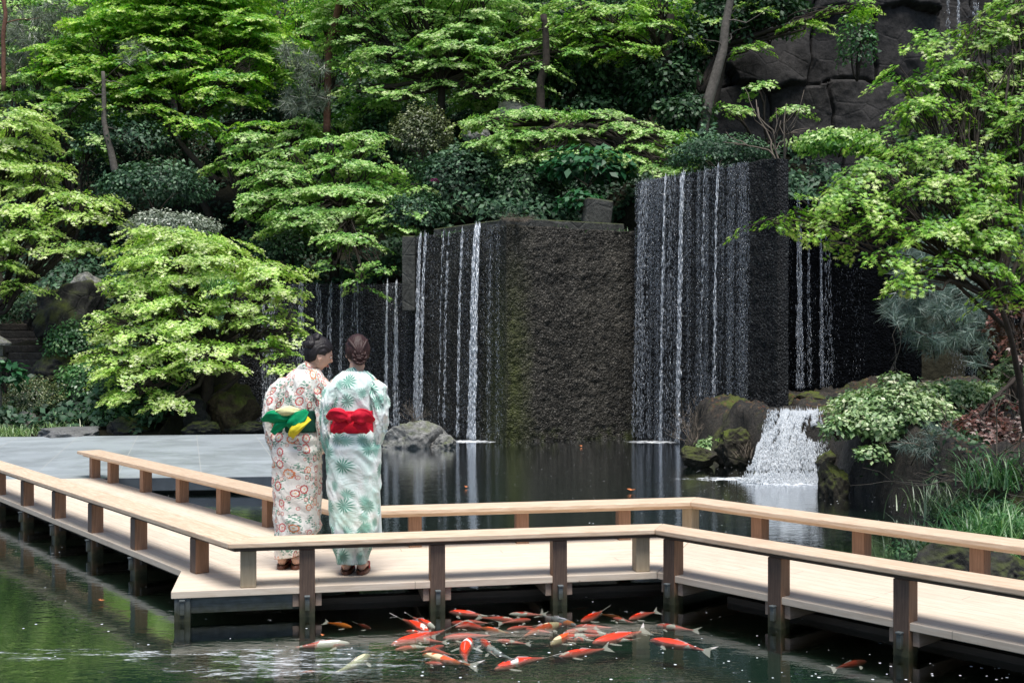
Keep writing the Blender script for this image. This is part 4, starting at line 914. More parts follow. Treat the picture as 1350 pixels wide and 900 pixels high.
# shrubs one can tell apart
LB('shrub', 'pale olive variegated bush left of the slender centre trunk', 555, 180, 24.4, 42, 42, 5200, lf_oli, 101, .06)
LB('shrub', 'big dark bush between the centre trunk and the mossy block', 610, 240, 23.2, 65, 55, 7000, lf_blu, 102, .085)
LB('shrub', 'dark bush filling the corner above the mossy block', 690, 250, 22.6, 55, 40, 5000, lf_drk, 103, .085)
LB('shrub', 'emerald broad-leaved shrub under the spreading maple', 775, 222, 22.0, 62, 26, 900, lf_emr, 104, .19, upb=.9)
LB('shrub', 'small emerald seedlings on the rim of the mossy block', 765, 268, 21.2, 30, 14, 260, lf_emr, 105, .15, upb=.9)
LB('shrub', 'dark low hedge along the top of the tallest wall', 950, 205, 20.6, 70, 22, 5200, lf_blu, 106, .06)
LB('shrub', 'green maple-like shrub at the cliff foot behind the near maple', 1105, 190, 20.5, 60, 18, 2600, lf_mid, 107, .09)
LB('shrub', 'green creeper hanging on the dark cliff', 1130, 60, 25.3, 26, 50, 900, lf_fern, 108, .10)
LB('shrub', 'green leaves hanging at the top beside the cliff', 1015, 25, 25.0, 45, 35, 1400, lf_drk, 109, .12)
LB('shrub', 'dark blue-green bush between the left maples', 205, 250, 25.5, 70, 36, 5000, lf_blu, 110, .09)
LB('shrub', 'dark bush below the leaning stems at the top left', 170, 190, 27.5, 85, 36, 4500, lf_blu, 111, .10)
LB('shrub', 'dark bush under the layered centre maple', 385, 320, 23.4, 60, 34, 4200, lf_drk, 112, .08)
LB('shrub', 'dark bush right of the layered centre maple', 545, 285, 22.4, 45, 30, 3600, lf_blu, 113, .08)
LB('shrub', 'rounded pale conifer mound behind the lit maple', 225, 302, 22.6, 66, 22, 9000, lf_pin2, 114, .055, stems=False)
LB('shrub', 'clipped olive azalea mound beside the terrace', 42, 525, 20.4, 42, 26, 5200, lf_oli, 115, .035)
LB('shrub', 'fern-green bush at the left under the lit maple', 120, 505, 20.8, 45, 32, 3000, lf_fern, 116, .07)
LB('shrub', 'dark green bush beside the garden steps', 100, 455, 22.0, 40, 34, 2600, lf_fern, 117, .07)
LB('shrub', 'leafy dark bush at the terrace edge under the lit maple', 145, 548, 19.9, 40, 22, 1800, lf_fern, 118, .06)
LB('shrub', 'deep green bush above the garden steps', 35, 410, 24.5, 50, 26, 2600, lf_drk, 119, .08)
LB('shrub', 'glossy broad-leaved seedling at the left edge', 8, 497, 19.6, 26, 22, 160, lf_emr, 120, .19, upb=.9)
LB('shrub', 'pale variegated bush overhanging the water right of the cascade', 1180, 555, 12.9, 82, 46, 8500, lf_var, 121, .062, upb=.8)
LB('shrub', 'pale leafy bush behind the overhanging bush', 1262, 520, 14.2, 48, 18, 3800, lf_var, 122, .062, upb=.8)
LB('shrub', 'yellow-green little plant on the low wet rock', 935, 590, 16.6, 17, 12, 420, lf_var, 123, .075, upb=.8)
LB('shrub', 'mossy clump on the dark rock by the cascade', 963, 580, 16.2, 16, 8, 900, lf_yel, 124, .03, stems=False)
LB('shrub', 'dark evergreen bush at the right edge above the lace maple', 1340, 480, 14.8, 45, 40, 2000, lf_oli, 125, .07)
LB('shrub', 'dark foliage left of the slender centre trunk', 505, 190, 26, 35, 50, 2600, lf_drk, 126, .10)
LB('shrub', 'magenta azalea blossoms under the lit maple', 203, 520, 19.5, 6, 3, 60, lf_pink, 127, .055, stems=False)
LB('shrub', 'small magenta azalea blooms above the low left wall', 573, 238, 22.6, 5, 3, 40, lf_pink, 128, .055, stems=False)
# dark evergreen trees on the slope
def evergreen(label, px, py, Y, blobs, seed, mat=lf_drk, tr=.12, lean=0):
    base = gz(px, py, Y); root = empty('evergreen_tree', base, label, 'tree'); r = np.random.default_rng(seed); tb = MB()
    Vs, Fs, Ts, o = [], [], [], 0
    topc = at(*blobs[0][:2], blobs[0][4])
    tb.tube(wpath(base-np.array([0, 0, .3]), topc, 10, .05, seed)-base, np.linspace(tr, tr*.5, 10), 9)
    for k, (bx, by, rx, ry, BY, n) in enumerate(blobs):
        c = at(bx, by, BY); s = BY/F; P, d, q = clump_pts(c, (rx*s, rx*s*.9, ry*s), n, r, seed+k, .6, -.9); n = len(P)
        Up = d*.7+np.array([0, 0, .7])+r.normal(0, .5, (n, 3)); Fd = np.cross(Up, r.normal(size=(n, 3)))+d*.5-np.array([0, 0, .5])
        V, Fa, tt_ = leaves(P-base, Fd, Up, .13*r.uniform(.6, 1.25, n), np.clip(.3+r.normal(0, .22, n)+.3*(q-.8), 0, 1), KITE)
        Vs.append(V); Fs.append(Fa+o); Ts.append(tt_); o += len(V)
        tb.tube(wpath(base+np.array([0, 0, 1.2]), c, 8, .08, seed+k)-base, np.linspace(tr*.5, tr*.15, 8), 6)
    tb.build('trunk', bk_dark, root, smooth=True); mesh_np('crown', np.concatenate(Vs), np.concatenate(Fs), mat, root, tint=np.concatenate(Ts)); return root
evergreen('dark camellia tree behind the spreading maple', 720, 140, 26, [(760, 90, 60, 45, 26, 3600), (700, 110, 45, 34, 26, 2200), (820, 110, 55, 40, 26, 3000), (790, 150, 70, 24, 25.6, 2600)], 201)
evergreen('dark evergreen with a leaning grey trunk beside the cliff', 925, 170, 24.5, [(960, 20, 55, 40, 25, 2400), (905, 60, 45, 35, 25, 2200), (1010, -10, 60, 40, 25, 2000)], 202, lean=1)
evergreen('dark evergreen in the shade above the block and tall wall', 880, 190, 24.5, [(870, 110, 50, 40, 24.8, 2600), (905, 150, 40, 26, 24.2, 1600)], 203)
evergreen('dark evergreen between the vivid maple and the pine trunk', 380, 200, 29.5, [(370, 150, 70, 45, 29.5, 3200), (440, 190, 50, 30, 28.5, 2200), (310, 210, 50, 24, 28.5, 1600)], 204, lf_blu)
evergreen('dark evergreen behind the left edge maple', 90, 230, 30, [(90, 150, 70, 45, 30, 3000), (30, 210, 60, 40, 29, 2400), (160, 230, 50, 30, 29, 1800)], 205, lf_blu)
evergreen('dark evergreen behind the slender centre trunk', 520, 160, 29, [(520, 130, 60, 40, 29, 2600), (620, 160, 60, 30, 28, 2400), (470, 150, 40, 40, 29, 1600)], 206)
evergreen('black-green tree rising behind the tall centre maple', 760, 90, 31, [(760, 20, 90, 60, 31, 3600), (680, 60, 60, 40, 31, 2000), (850, 40, 70, 60, 30, 2600)], 207)
evergreen('dark evergreen closing the recess behind the near maple', 1270, 330, 25, [(1270, 250, 70, 70, 25, 2600), (1380, 200, 80, 80, 25, 2600), (1200, 220, 40, 60, 24.5, 1400)], 208)
for k in range(9):
    px = -150+k*190; Y = 39+3*math.sin(k*2.3)
    evergreen(['tall far evergreen at the far left of the ridge', 'tall far evergreen second from the left on the ridge', 'tall far evergreen above the vivid maple', 'tall far evergreen above the pine trunk', 'tall far evergreen above the centre maple', 'tall far evergreen left of the cliff', 'tall far evergreen above the cliff', 'tall far evergreen above the small distant fall', 'tall far evergreen at the far right of the ridge'][k],
              px, 20, Y, [(px, -40, 110, 75, Y, 3600), (px+60, -120, 100, 70, Y, 2600), (px-50, 30, 80, 50, Y-1, 2200)], 220+k, [lf_drk, lf_blu, lf_mid][k % 3], .2)
# bare tree stems
def stem(name, label, pts, rad, bark, twigs=0, seed=0, cat='tree'):
    pts = [at(*p) for p in pts]; base = pts[0].copy(); b = MB(); n = len(pts)
    Q = np.array(pts); T = np.linspace(0, n-1, n*5); Q = np.stack([np.interp(T, range(n), Q[:, i]) for i in range(3)], 1)
    Q += .02*fbm(Q*1.3, 3, seed)[:, None]
    root = empty(name, base, label, cat); b.tube(Q-base, np.interp(np.linspace(0, 1, len(Q)), np.linspace(0, 1, len(rad)), rad), 10).build('trunk', bark, root, smooth=True)
    if twigs:
        r = np.random.default_rng(seed); tb = MB()
        for k in range(twigs):
            i = r.integers(len(Q)//2, len(Q)); e = Q[i]+r.normal(0, .5, 3)*np.array([1, .6, .6])
            tb.tube(wpath(Q[i], e, 7, .15, k)-base, np.linspace(.018, .004, 7), 5)
        tb.build('twigs', bark, root, smooth=True)
    return root, Q
stem('pine_tree', 'reddish pine trunk forking at the top left of centre', [(432, 175, 26), (431, 120, 26), (433, 60, 26), (440, 35, 26), (452, -10, 26), (455, -60, 26)], [.085, .08, .075, .085, .06], bk_red, 10, 3, 'pine tree')
stem('pine_tree', 'slim reddish trunk at the extreme top left', [(5, 120, 27), (3, 60, 27), (8, 20, 27), (0, -30, 27)], [.05, .05, .04], bk_red, 4, 4, 'pine tree')
stem('leafless_tree', 'crooked grey-pink trunk between the two left maples', [(153, 228, 26.5), (146, 195, 26.5), (138, 160, 26.5), (135, 95, 26.5)], [.09, .075, .06, .04], bk_grey, 3, 5)
stem('leaning_tree', 'leaning grey trunk in front of the dark cliff', [(925, 178, 24), (935, 130, 24), (952, 70, 24), (958, 20, 24), (970, -30, 24)], [.13, .11, .09, .07], bk_grey, 5, 6)
stem('slender_tree', 'dark twin stem left of the leaning grey trunk', [(882, 190, 24.6), (884, 130, 24.6), (878, 80, 24.6), (884, 20, 24.6)], [.12, .10, .08], bk_dark, 4, 7)
stem('slender_tree', 'forked dark trunk behind the spreading maple', [(712, 150, 24.5), (712, 110, 24.5), (722, 80, 24.5), (716, 20, 24.5)], [.10, .09, .07], bk_dark, 4, 8)
def twigbush(name, label, c, n, L, r0, seed, spread=.5, mat=lf_dry, up=1., cat='bare shrub', depth=2):
    r = np.random.default_rng(seed); b = MB()
    for k in range(n):
        d = np.array([r.normal(0, spread), r.normal(0, spread), up*r.uniform(.5, 1)]); d /= np.linalg.norm(d); l = L*r.uniform(.5, 1)
        P = wpath((r.normal(0, .08)*L, r.normal(0, .08)*L, 0), d*l, 8, .12, seed+k, .05); b.tube(P, np.linspace(r0, r0*.3, 8), 5)
        for j in range(depth*2):
            i = r.integers(2, 7); e = P[i]+(d+r.normal(0, .5, 3))*l*.35; b.tube(wpath(P[i], e, 5, .12, j+k), np.linspace(r0*.45, r0*.15, 5), 4)
    o = b.build(name, mat, None, smooth=True); o.location = [float(x) for x in c]; setp(o, label, cat); return o
twigbush('dead_tree', 'leafless pale forked tree in front of the cliff', at(1025, 225, 19.5), 5, 1.6, .022, 31, .55)
twigbush('bare_shrub', 'leafless twiggy shrub at the foot of the tallest wall', at(915, 590, 17.2), 26, .85, .0055, 32, .5)
twigbush('bare_shrub', 'dry twigs on top of the pond boulder', at(545, 556, 18.3), 16, .34, .004, 33, .6)
twigbush('dry_tuft', 'dry brown tuft on the front corner of the mossy block', at(684, 292, 19.35), 50, .34, .0035, 34, 1.1, up=.3)
twigbush('bare_shrub', 'grey leafless branches tangled over the right bank', at(1300, 640, 11.4), 16, 1.15, .009, 35, .9, up=.45)
twigbush('dead_branch', 'thin dead branches reaching left from the blue pine', at(1190, 425, 13.6), 7, 1.0, .006, 36, .3, up=.1).rotation_euler = (0, R(-85), 0)
# ---------------- pines
def pine(name, label, base, tufts_px, mat, seed, trunkpts=None, nl=.14, per=46, w=.0030, bark=bk_dark, dens=1.):
    r = np.random.default_rng(seed); base = np.array(base, float); root = empty(name, base, label, 'pine tree'); b = MB()
    C = []
    for (px, py, rx, ry, Y, n) in tufts_px:
        for k in range(int(n*dens)):
            a = r.uniform(0, 6.28); q = math.sqrt(r.random()); C.append(at(px+rx*q*math.cos(a), py+ry*q*math.sin(a), Y+r.normal(0, .35)))
        c = at(px, py, Y); b.tube(wpath(base+np.array([0, 0, .5]), c, 9, .08, seed+int(px))-base, np.linspace(.035, .012, 9), 6)
    C = np.array(C); N = len(C); ax = r.normal(0, .5, (N, 3))+np.array([-.25, -.35, .35]); ax /= np.linalg.norm(ax, axis=1)[:, None]
    for k in range(0, N, 2): b.tube(np.stack([C[k]-ax[k]*.22, C[k]+ax[k]*.06])-base, [.007, .004], 4)
    if trunkpts is not None:
        Q = np.array([at(*p) for p in trunkpts]); b.tube(Q-base, np.linspace(.075, .04, len(Q)), 9)
    d = ax[:, None, :]*.75+r.normal(0, .62, (N, per, 3)); d /= np.linalg.norm(d, axis=2)[..., None]
    P0 = (C[:, None, :]+ax[:, None, :]*r.uniform(-.08, .08, (N, per, 1))).reshape(-1, 3)-base; d = d.reshape(-1, 3)
    ln = nl*r.uniform(.7, 1.2, len(d)); S = np.cross(d, r.normal(size=d.shape)); S /= np.linalg.norm(S, axis=1)[:, None]
    V = np.stack([P0-S*w, P0+S*w, P0+d*ln[:, None]-np.array([0, 0, 1])*(.12*ln)[:, None]], 1).reshape(-1, 3)
    Fa = np.arange(len(V)).reshape(-1, 3); ti = np.repeat(np.clip(r.normal(.5, .22, len(d)), 0, 1), 3)
    b.build('branches', bark, root, smooth=True); mesh_np('needles', V, Fa, mat, root, tint=ti); return root
pine('pine_tree', 'blue-green pine drooping in front of the dark recess at the right', at(1335, 560, 13.6),
     [(1215, 355, 34, 26, 13.4, 52), (1255, 400, 45, 26, 13.4, 66), (1195, 405, 26, 22, 13.3, 36), (1240, 440, 45, 22, 13.4, 60), (1290, 370, 40, 36, 13.8, 60), (1225, 325, 30, 16, 13.4, 30), (1290, 445, 20, 15, 13.4, 18), (1265, 330, 45, 30, 13.9, 45), (1290, 480, 8, 8, 13.3, 4)],
     lf_pin, 301, [(1345, 560, 13.6), (1338, 500, 13.6), (1325, 450, 13.6), (1312, 400, 13.6), (1318, 360, 13.7)], .17, 60, .0036)
pine('pine_tree', 'grey-green pine tufts hanging left of the pine trunk', at(432, 170, 26), [(405, 90, 22, 20, 25.6, 26), (395, 135, 26, 16, 25.6, 30), (385, 70, 14, 18, 25.6, 12), (425, 130, 10, 12, 25.6, 8)], lf_pin2, 302, None, .26, 44, .006)
pine('pine_tree', 'pale bluish pine in the top left corner', gz(10, 130, 29), [(30, 35, 45, 26, 28.6, 60), (80, 20, 35, 20, 28.6, 34), (20, 80, 30, 18, 28.6, 26), (60, 60, 30, 20, 28.6, 26), (175, 70, 20, 16, 26.5, 14)], lf_pin2, 303, None, .26, 44, .006)
pine('pine_tree', 'small dark pine bough over the right bank', at(1225, 640, 12.2), [(1215, 590, 26, 14, 12.2, 22), (1240, 575, 20, 14, 12.2, 14)], lf_pin, 304, None, .13, 50, .003)
# ---------------- red lace maple mound
M_('lace_maple', 'weeping red lace-leaf maple spilling over the right bank', at(1345, 600, 12.4), [(1320, 535, 50, 18, 12.3), (1290, 555, 55, 14, 12.0), (1350, 560, 50, 22, 11.8), (1330, 410, 26, 12, 12.6), (1345, 440, 24, 20, 12.5)], lf_red, bk_dark, 49, .04, .042, 40, 20., .34, .12, depth=.8, droop=.5)
M_('lace_maple', 'olive lace-leaf maple below the pine trunk at the right edge', at(1350, 520, 12.9), [(1325, 478, 22, 12, 12.9), (1350, 460, 20, 14, 12.9)], lf_var, bk_dark, 50, .03, .042, 40, 20., .3, .12, droop=.4)
# ---------------- grasses and ferns
def grass(name, label, c, n, L, spread, mat, seed, w=.006, cat='grass clump', curl=.9, group=None):
    r = np.random.default_rng(seed); c = np.array(c, float)
    a = r.uniform(0, 6.283, n); l = L*r.uniform(.55, 1.15, n); el = r.uniform(.55, 1.45, n)
    b0 = np.stack([r.normal(0, spread, n), r.normal(0, spread*.8, n), np.zeros(n)], 1); D = np.stack([np.cos(a), np.sin(a), 0*a], 1); S = np.stack([-np.sin(a), np.cos(a), 0*a], 1)
    pts = []; p = b0.copy(); e = el.copy(); seg = 5
    for k in range(seg+1):
        ww = w*(1-(k/seg)**1.6)+.0004; pts.append(np.stack([p-S*ww, p+S*ww], 1)); p = p+(D*np.cos(e)[:, None]+np.array([0, 0, 1.])*np.sin(e)[:, None])*(l/seg)[:, None]; e = e-curl*(1.6/seg)*(k+1)/seg*1.6
    V = np.stack(pts, 1).reshape(-1, 3); base_ = (np.arange(n)*(2*(seg+1)))[:, None]
    Fa = np.concatenate([base_+np.array([[2*k, 2*k+1, 2*k+3, 2*k+2]]) for k in range(seg)]); ti = np.repeat(np.clip(r.normal(.5, .25, n), 0, 1), 2*(seg+1))
    o = mesh_np(name, V, Fa, mat, tint=ti); o.location = c; return setp(o, label, cat, group)
def bz(px, py, Y):
    p = at(px, py, Y); p[2] = bank_h(np.array([p[0]]), np.array([p[1]]))[0]; return p
grass('grass_clump', 'grey-green arching grass at the waterline left of the ferns', bz(1205, 700, 10.3), 300, .44, .16, lf_gras, 401)
grass('grass_clump', 'tall arching grass behind the ferns', bz(1255, 670, 10.9), 220, .42, .2, lf_gras, 402)
grass('grass_clump', 'dark grass at the right edge above the ferns', bz(1330, 660, 10.6), 240, .46, .24, lf_fern, 403)
grass('grass_clump', 'long grass blades hanging behind the far handrail', bz(1225, 735, 9.4), 300, .45, .16, lf_gras, 404)
grass('grass_clump', 'grass clump right behind the last far post', bz(1320, 740, 9.0), 360, .5, .2, lf_fern, 405)
grass('grass_clump', 'wide grass clump in the middle of the right bank', bz(1290, 700, 9.9), 220, .38, .25, lf_fern, 406)
for k, (px, py, Y, lb) in enumerate([(1230, 690, 10.0, 'light fern in the middle of the bank greenery'), (1290, 720, 9.3, 'bright fern above the far handrail near the last post'), (1340, 700, 9.6, 'bright fern at the right edge above the far handrail'), (1215, 735, 9.3, 'fern hanging over the water behind the far handrail'), (1270, 745, 8.9, 'fern directly behind the far handrail'), (1310, 665, 10.4, 'fern half hidden in the dark grass'), (1350, 740, 9.0, 'fern in the lower right corner of the bank'), (1180, 700, 10.5, 'small fern at the waterline beside the grey-green grass'), (1255, 705, 9.7, 'fern between the light fern and the handrail'), (1325, 685, 10.0, 'broad fern at the right below the dark grass'), (1280, 680, 10.3, 'fern at the top of the bank greenery'), (1235, 715, 9.6, 'low fern near the water behind the rail'), (1300, 745, 8.8, 'fern beside the last far post')]):
    r = np.random.default_rng(500+k); c = bz(px, py, Y)+np.array([0, 0, .05]); N = 26; a = r.uniform(0, 6.28, N); D = np.stack([np.cos(a)*.8, np.sin(a)*.8, r.uniform(.3, .8, N)], 1); D /= np.linalg.norm(D, axis=1)[:, None]
    A_ = sprays(np.zeros((N, 3))+r.normal(0, .05, (N, 3)), D, r.uniform(.3, .52, N), r, 60, .035, .75, .30)
    V, Fa, tt_ = leaves(*A_[:3], A_[3], A_[4], KITE); o = mesh_np('fern', V, Fa, lf_fern, tint=tt_); o.location = c; setp(o, lb, 'fern')
for k, (px, py, Y, n, lb) in enumerate([(15, 572, 19.0, 420, 'pale bamboo-grass in front of the azalea mound'), (75, 565, 19.2, 220, 'bamboo-grass tuft left of the flat stone'), (0, 535, 20.0, 500, 'bamboo-grass at the left edge'), (95, 545, 19.6, 200, 'small grass tuft behind the flat stone'), (290, 560, 19.6, 260, 'dark grass tuft below the brown boulder'), (245, 562, 19.5, 200, 'dark grass tuft beside the wide dark rock')]):
    c = at(px, py, Y); c[2] = max(.12, hill(c[0], Y).item()); grass('grass_clump', lb, c, n, .30, .22 if k < 3 else .12, lf_var if k < 4 else lf_fern, 410+k, .008)
grass('grass_clump', 'dry sedge on the left flank of the cascade', bz(990, 560, 15.6), 160, .3, .12, lf_dry, 420, .004)
# creeping growth, roots and litter over the right bank: nobody could count it
r = np.random.default_rng(78); n = 26000
X = r.uniform(3.0, 8.8, n); Y = r.uniform(8.2, 19.5, n); Z = bank_h(X, Y); dd = inpoly_dist(X, Y, shore); pn = fbm(np.stack([X*1.4, Y*1.4, X*0], 1), 3, 90)
keep = (dd > .02) & (Z > .06) & (pn > -.12) & ~((X > 2.9) & (X < 4.25) & (Y > 13.4) & (Y < 16.2)) & ~((Y > 15.5) & (X < 4.9)); X, Y, Z = X[keep], Y[keep], Z[keep]; n = len(X)
P = np.stack([X, Y-.04, Z+.01+.09*r.random(n)**2], 1); Up = np.array([-.3, -.7, .8])+r.normal(0, .5, (n, 3)); Fd = np.cross(Up, r.normal(size=(n, 3)))-np.array([0, 0, .5])
V, Fa, tt_ = leaves(P, Fd, Up, r.uniform(.03, .08, n), np.clip(r.normal(.4, .25, n), 0, 1), KITE)
setp(mesh_np('creeping_plants', V, Fa, lf_drk, tint=tt_), 'small dark creeping leaves over the rocks of the right bank', 'creepers', kind='stuff')
twigbush('dead_branch', 'long pale dead branches lying over the water edge of the right bank', at(1330, 650, 10.9), 12, 1.25, .011, 37, .35, up=.25).rotation_euler = (0, R(-72), .2)
twigbush('bare_shrub', 'dark wiry stems below the overhanging variegated bush', bz(1200, 620, 12.7), 16, .6, .005, 38, .9, mat=bk_dark, up=.5)
for k, (px, py, Y, lb) in enumerate([(600, 304, 20.9, 'sparse grass on the rim above the bright streams'), (735, 301, 20.2, 'sparse grass on the rim above the dry mossy face'), (815, 305, 20.7, 'grass tuft at the right end of the dry face rim')]):
    c = at(px, py, Y); c[2] = 3.62; grass('grass_clump', lb, c, 130, .20, .16, lf_fern, 430+k, .004)
for k, (px, py, Y) in enumerate([(1130, 530, 12.9), (1180, 505, 12.9), (1230, 520, 13.0), (1105, 565, 12.6), (1150, 600, 12.4), (1215, 600, 12.4)]):
    LB('shrub', ['airy pale shoots at the top left of the variegated bush', 'airy pale shoots rising above the middle of the variegated bush', 'airy pale shoots at the right top of the variegated bush', 'pale shoots leaning over the cascade', 'pale leaves drooping under the variegated bush', 'pale leaves trailing at the lower right of the variegated bush'][k], px, py, Y, 24, 15, 260, lf_var, 150+k, .07, upb=.9)
# ---------------- low growth over the whole slope: nobody could count it
r = np.random.default_rng(77); n = 150000
X = r.uniform(-17, 15, n); Y = yfront(X)+.15+r.random(n)**1.3*19; Z = hill(X, Y); q = np.stack([X, Y, Z], 1)
lump = np.clip(.5+.9*fbm(q*.9, 3, 61), 0, 1.3); keep = (lump > .12) & ~((X < -8.2) & (X > -11.3) & (Y > 21.0) & (Y < 25.6) & (X > -11.2)); X, Y, Z, lump = X[keep], Y[keep], Z[keep], lump[keep]; n = len(X)
P = np.stack([X, Y, Z+lump*.75*r.random(n)**.4], 1); Up = np.array([0, -.5, 1.])+r.normal(0, .5, (n, 3)); Fd = np.cross(Up, r.normal(size=(n, 3)))-np.array([0, 0, .4])
V, Fa, tt_ = leaves(P, Fd, Up, r.uniform(.07, .17, n), np.clip(.25+.3*lump+r.normal(0, .2, n), 0, 1), KITE)
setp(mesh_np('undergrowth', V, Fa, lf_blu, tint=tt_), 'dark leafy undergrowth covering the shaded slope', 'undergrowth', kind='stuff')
print('leaves', NL)
# ---------------------------------------------------------------- koi
def mat_koi(name, base, patch, black=0., thr=.5, sc=8., edge=(.10, .08, .07)):
    m = NT(name); oi = m.n('ShaderNodeObjectInfo'); v = m.coord('Object')
    ad = m.n('ShaderNodeVectorMath', operation='ADD'); m.l(v, ad.inputs[0])
    cb = m.n('ShaderNodeCombineXYZ'); m.l(m.math('MULTIPLY', oi.outputs['Random'], 37.), cb.inputs[0]); m.l(m.math('MULTIPLY', oi.outputs['Random'], 91.), cb.inputs[1]); m.l(cb.outputs[0], ad.inputs[1])
    n = m.noise(ad.outputs[0], sc, 3, .5, .6); c = m.mix(m.ramp(n, [(thr-.012, 0.), (thr+.012, 1.)]), base, patch)
    if black: c = m.mix(m.ramp(m.noise(ad.outputs[0], 17, 2), [(.60, 0.), (.62, black)]), c, (.015, .015, .02))
    s = m.n('ShaderNodeSeparateXYZ'); m.l(v, s.inputs[0])
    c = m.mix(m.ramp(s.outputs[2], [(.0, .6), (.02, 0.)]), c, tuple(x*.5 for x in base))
    sc_ = m.vor(v, 130); 
    return m.done(m.pbr(c, .35, .5, m.bump(sc_, .25, .002)))
KM = {'rw': mat_koi('koi_red_white', (.90, .84, .78), (.92, .045, .010), thr=.43), 'rr': mat_koi('koi_mostly_red', (.88, .74, .64), (.92, .045, .010), thr=.385),
      'tri': mat_koi('koi_three_colour', (.84, .76, .70), (.88, .045, .012), .95, .45), 'or': mat_koi('koi_orange', (.70, .16, .02), (.80, .22, .03)), 'cr': mat_koi('koi_cream', (.74, .68, .42), (.82, .78, .55)),
      'bk': mat_koi('koi_black_white', (.55, .56, .58), (.02, .022, .03), .5, .47, 9), 'dr': mat_koi('koi_dim_red', (.12, .03, .02), (.26, .03, .015)), 'do': mat_koi('koi_dim_orange', (.20, .06, .02), (.32, .10, .03)),  # dim red and dim orange hold the gloom of deeper water in their colour
      'oc': mat_koi('koi_orange_cream', (.74, .58, .36), (.80, .10, .02), thr=.46), 'go': mat_koi('koi_grey_orange', (.30, .30, .33), (.75, .20, .04), .5, .56)}
def koi(kind, head, tail, label, bend=.0, depth=None, fat=1.):
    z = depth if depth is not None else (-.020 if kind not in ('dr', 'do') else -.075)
    H = ground(*head, 0); T = ground(*tail, 0); v = H-T; L = float(np.hypot(v[0], v[1])); L = min(max(L, .10), .62)
    mid = (H+T)/2; a = math.atan2(v[1], v[0])
    root = empty('koi', (mid[0], mid[1], z), label, 'koi', 'koi gathered beside the boardwalk', a)
    mt = KM[kind]; Lb = L*.86
    def spine(t):  # t 0 nose .. 1 tail ; x forward
        x = L/2-t*Lb; y = bend*L*math.sin((t*1.15)*math.pi)*(.35+.65*t); return x, y
    Wp = [(0, .012), (.03, .030), (.10, .052), (.22, .072), (.36, .080), (.52, .072), (.68, .052), (.82, .032), (.93, .020), (1., .017)]
    rings = []; th = np.arange(14)*2*math.pi/14
    for t in np.linspace(0, 1, 24):
        wv = np.interp(t, [p[0] for p in Wp], [p[1] for p in Wp])*L*fat; x, y = spine(t); x2, y2 = spine(t+.02); dx, dy = x2-x, y2-y; l_ = math.hypot(dx, dy); nx_, ny_ = -dy/l_, dx/l_
        hh = wv*1.15; c = np.cos(th)*wv
        rings.append(np.stack([x+nx_*c, y+ny_*c, np.sin(th)*hh*.95], 1))
    MB().loft(rings).build('body', mt, root, smooth=True)
    # tail fin: forked, leaning over to one side
    x, y = spine(1.); x0, y0 = spine(.93); d = np.array([x-x0, y-y0, 0]); d /= np.linalg.norm(d); s = np.array([-d[1], d[0], 0]); f = L*.20
    lean = np.array([0, 0, 1.])*.55+s*(.8 if (head[0] % 2) else -.8); lean /= np.linalg.norm(lean); o = np.array([x, y, 0])-d*.01
    P = [o+lean*.018*L, o+d*f*.5+lean*f*.35, o+d*f*1.05+lean*f*.62, o+d*f*.62+lean*.01, o+d*f*.95-lean*f*.5, o+d*f*.45-lean*f*.30, o-lean*.018*L]
    q = MB(); nrm = np.cross(d, lean)*.0012; q.add([p+nrm for p in P]+[p-nrm for p in P], [(0, 1, 2, 3), (6, 0, 3), (6, 3, 4, 5), (7, 10, 9, 8), (13, 10, 7), (13, 12, 11, 10), (0, 7, 8, 1), (1, 8, 9, 2), (2, 9, 10, 3), (3, 10, 11, 4), (4, 11, 12, 5), (5, 12, 13, 6)])
    q.build('tail_fin', KF, root, smooth=False)
    x, y = spine(.24)
    for sg in (1, -1):
        f = .13*L; b0 = np.array([x, y+sg*.062*L*fat, -.012]); a_ = np.array([-.55, sg*.83, -.12]); b_ = np.array([-.95, sg*.1, -.05])
        P = [b0, b0+a_*f*.6+b_*f*.05+np.array([.01, 0, 0]), b0+a_*f*1.1+b_*f*.25, b0+a_*f*.9+b_*f*.6, b0+b_*f*.45]
        q = MB(); q.add([p+[0, 0, .0012] for p in P]+[p-[0, 0, .0012] for p in np.array(P)], [(0, 1, 2, 3, 4), (9, 8, 7, 6, 5)]+[(i, 5+i, 5+(i+1) % 5, (i+1) % 5) for i in range(5)]); q.build('pectoral_fin', KF, root)
    f = .20*L; x, y = spine(.42); P = [(x, y, .075*L*fat), (x-f*.3, y, .105*L*fat), (x-f*1.2, spine(.62)[1], .062*L*fat), (x-f, spine(.6)[1], .05*L*fat)]
    q = MB(); P = np.array(P); q.add(np.concatenate([P+[0, .001, 0], P-[0, .001, 0]]), [(0, 1, 2, 3), (7, 6, 5, 4), (0, 4, 5, 1), (1, 5, 6, 2), (2, 6, 7, 3)]); q.build('dorsal_fin', KF, root)
    return root
m = NT('koi_fin'); d = m.n('ShaderNodeBsdfDiffuse'); d.inputs[0].default_value = (.72, .66, .62, 1); tp = m.n('ShaderNodeBsdfTransparent'); mx = m.n('ShaderNodeMixShader'); mx.inputs[0].default_value = .45
m.l(d.outputs[0], mx.inputs[1]); m.l(tp.outputs[0], mx.inputs[2]); KF = m.done(mx.outputs[0])
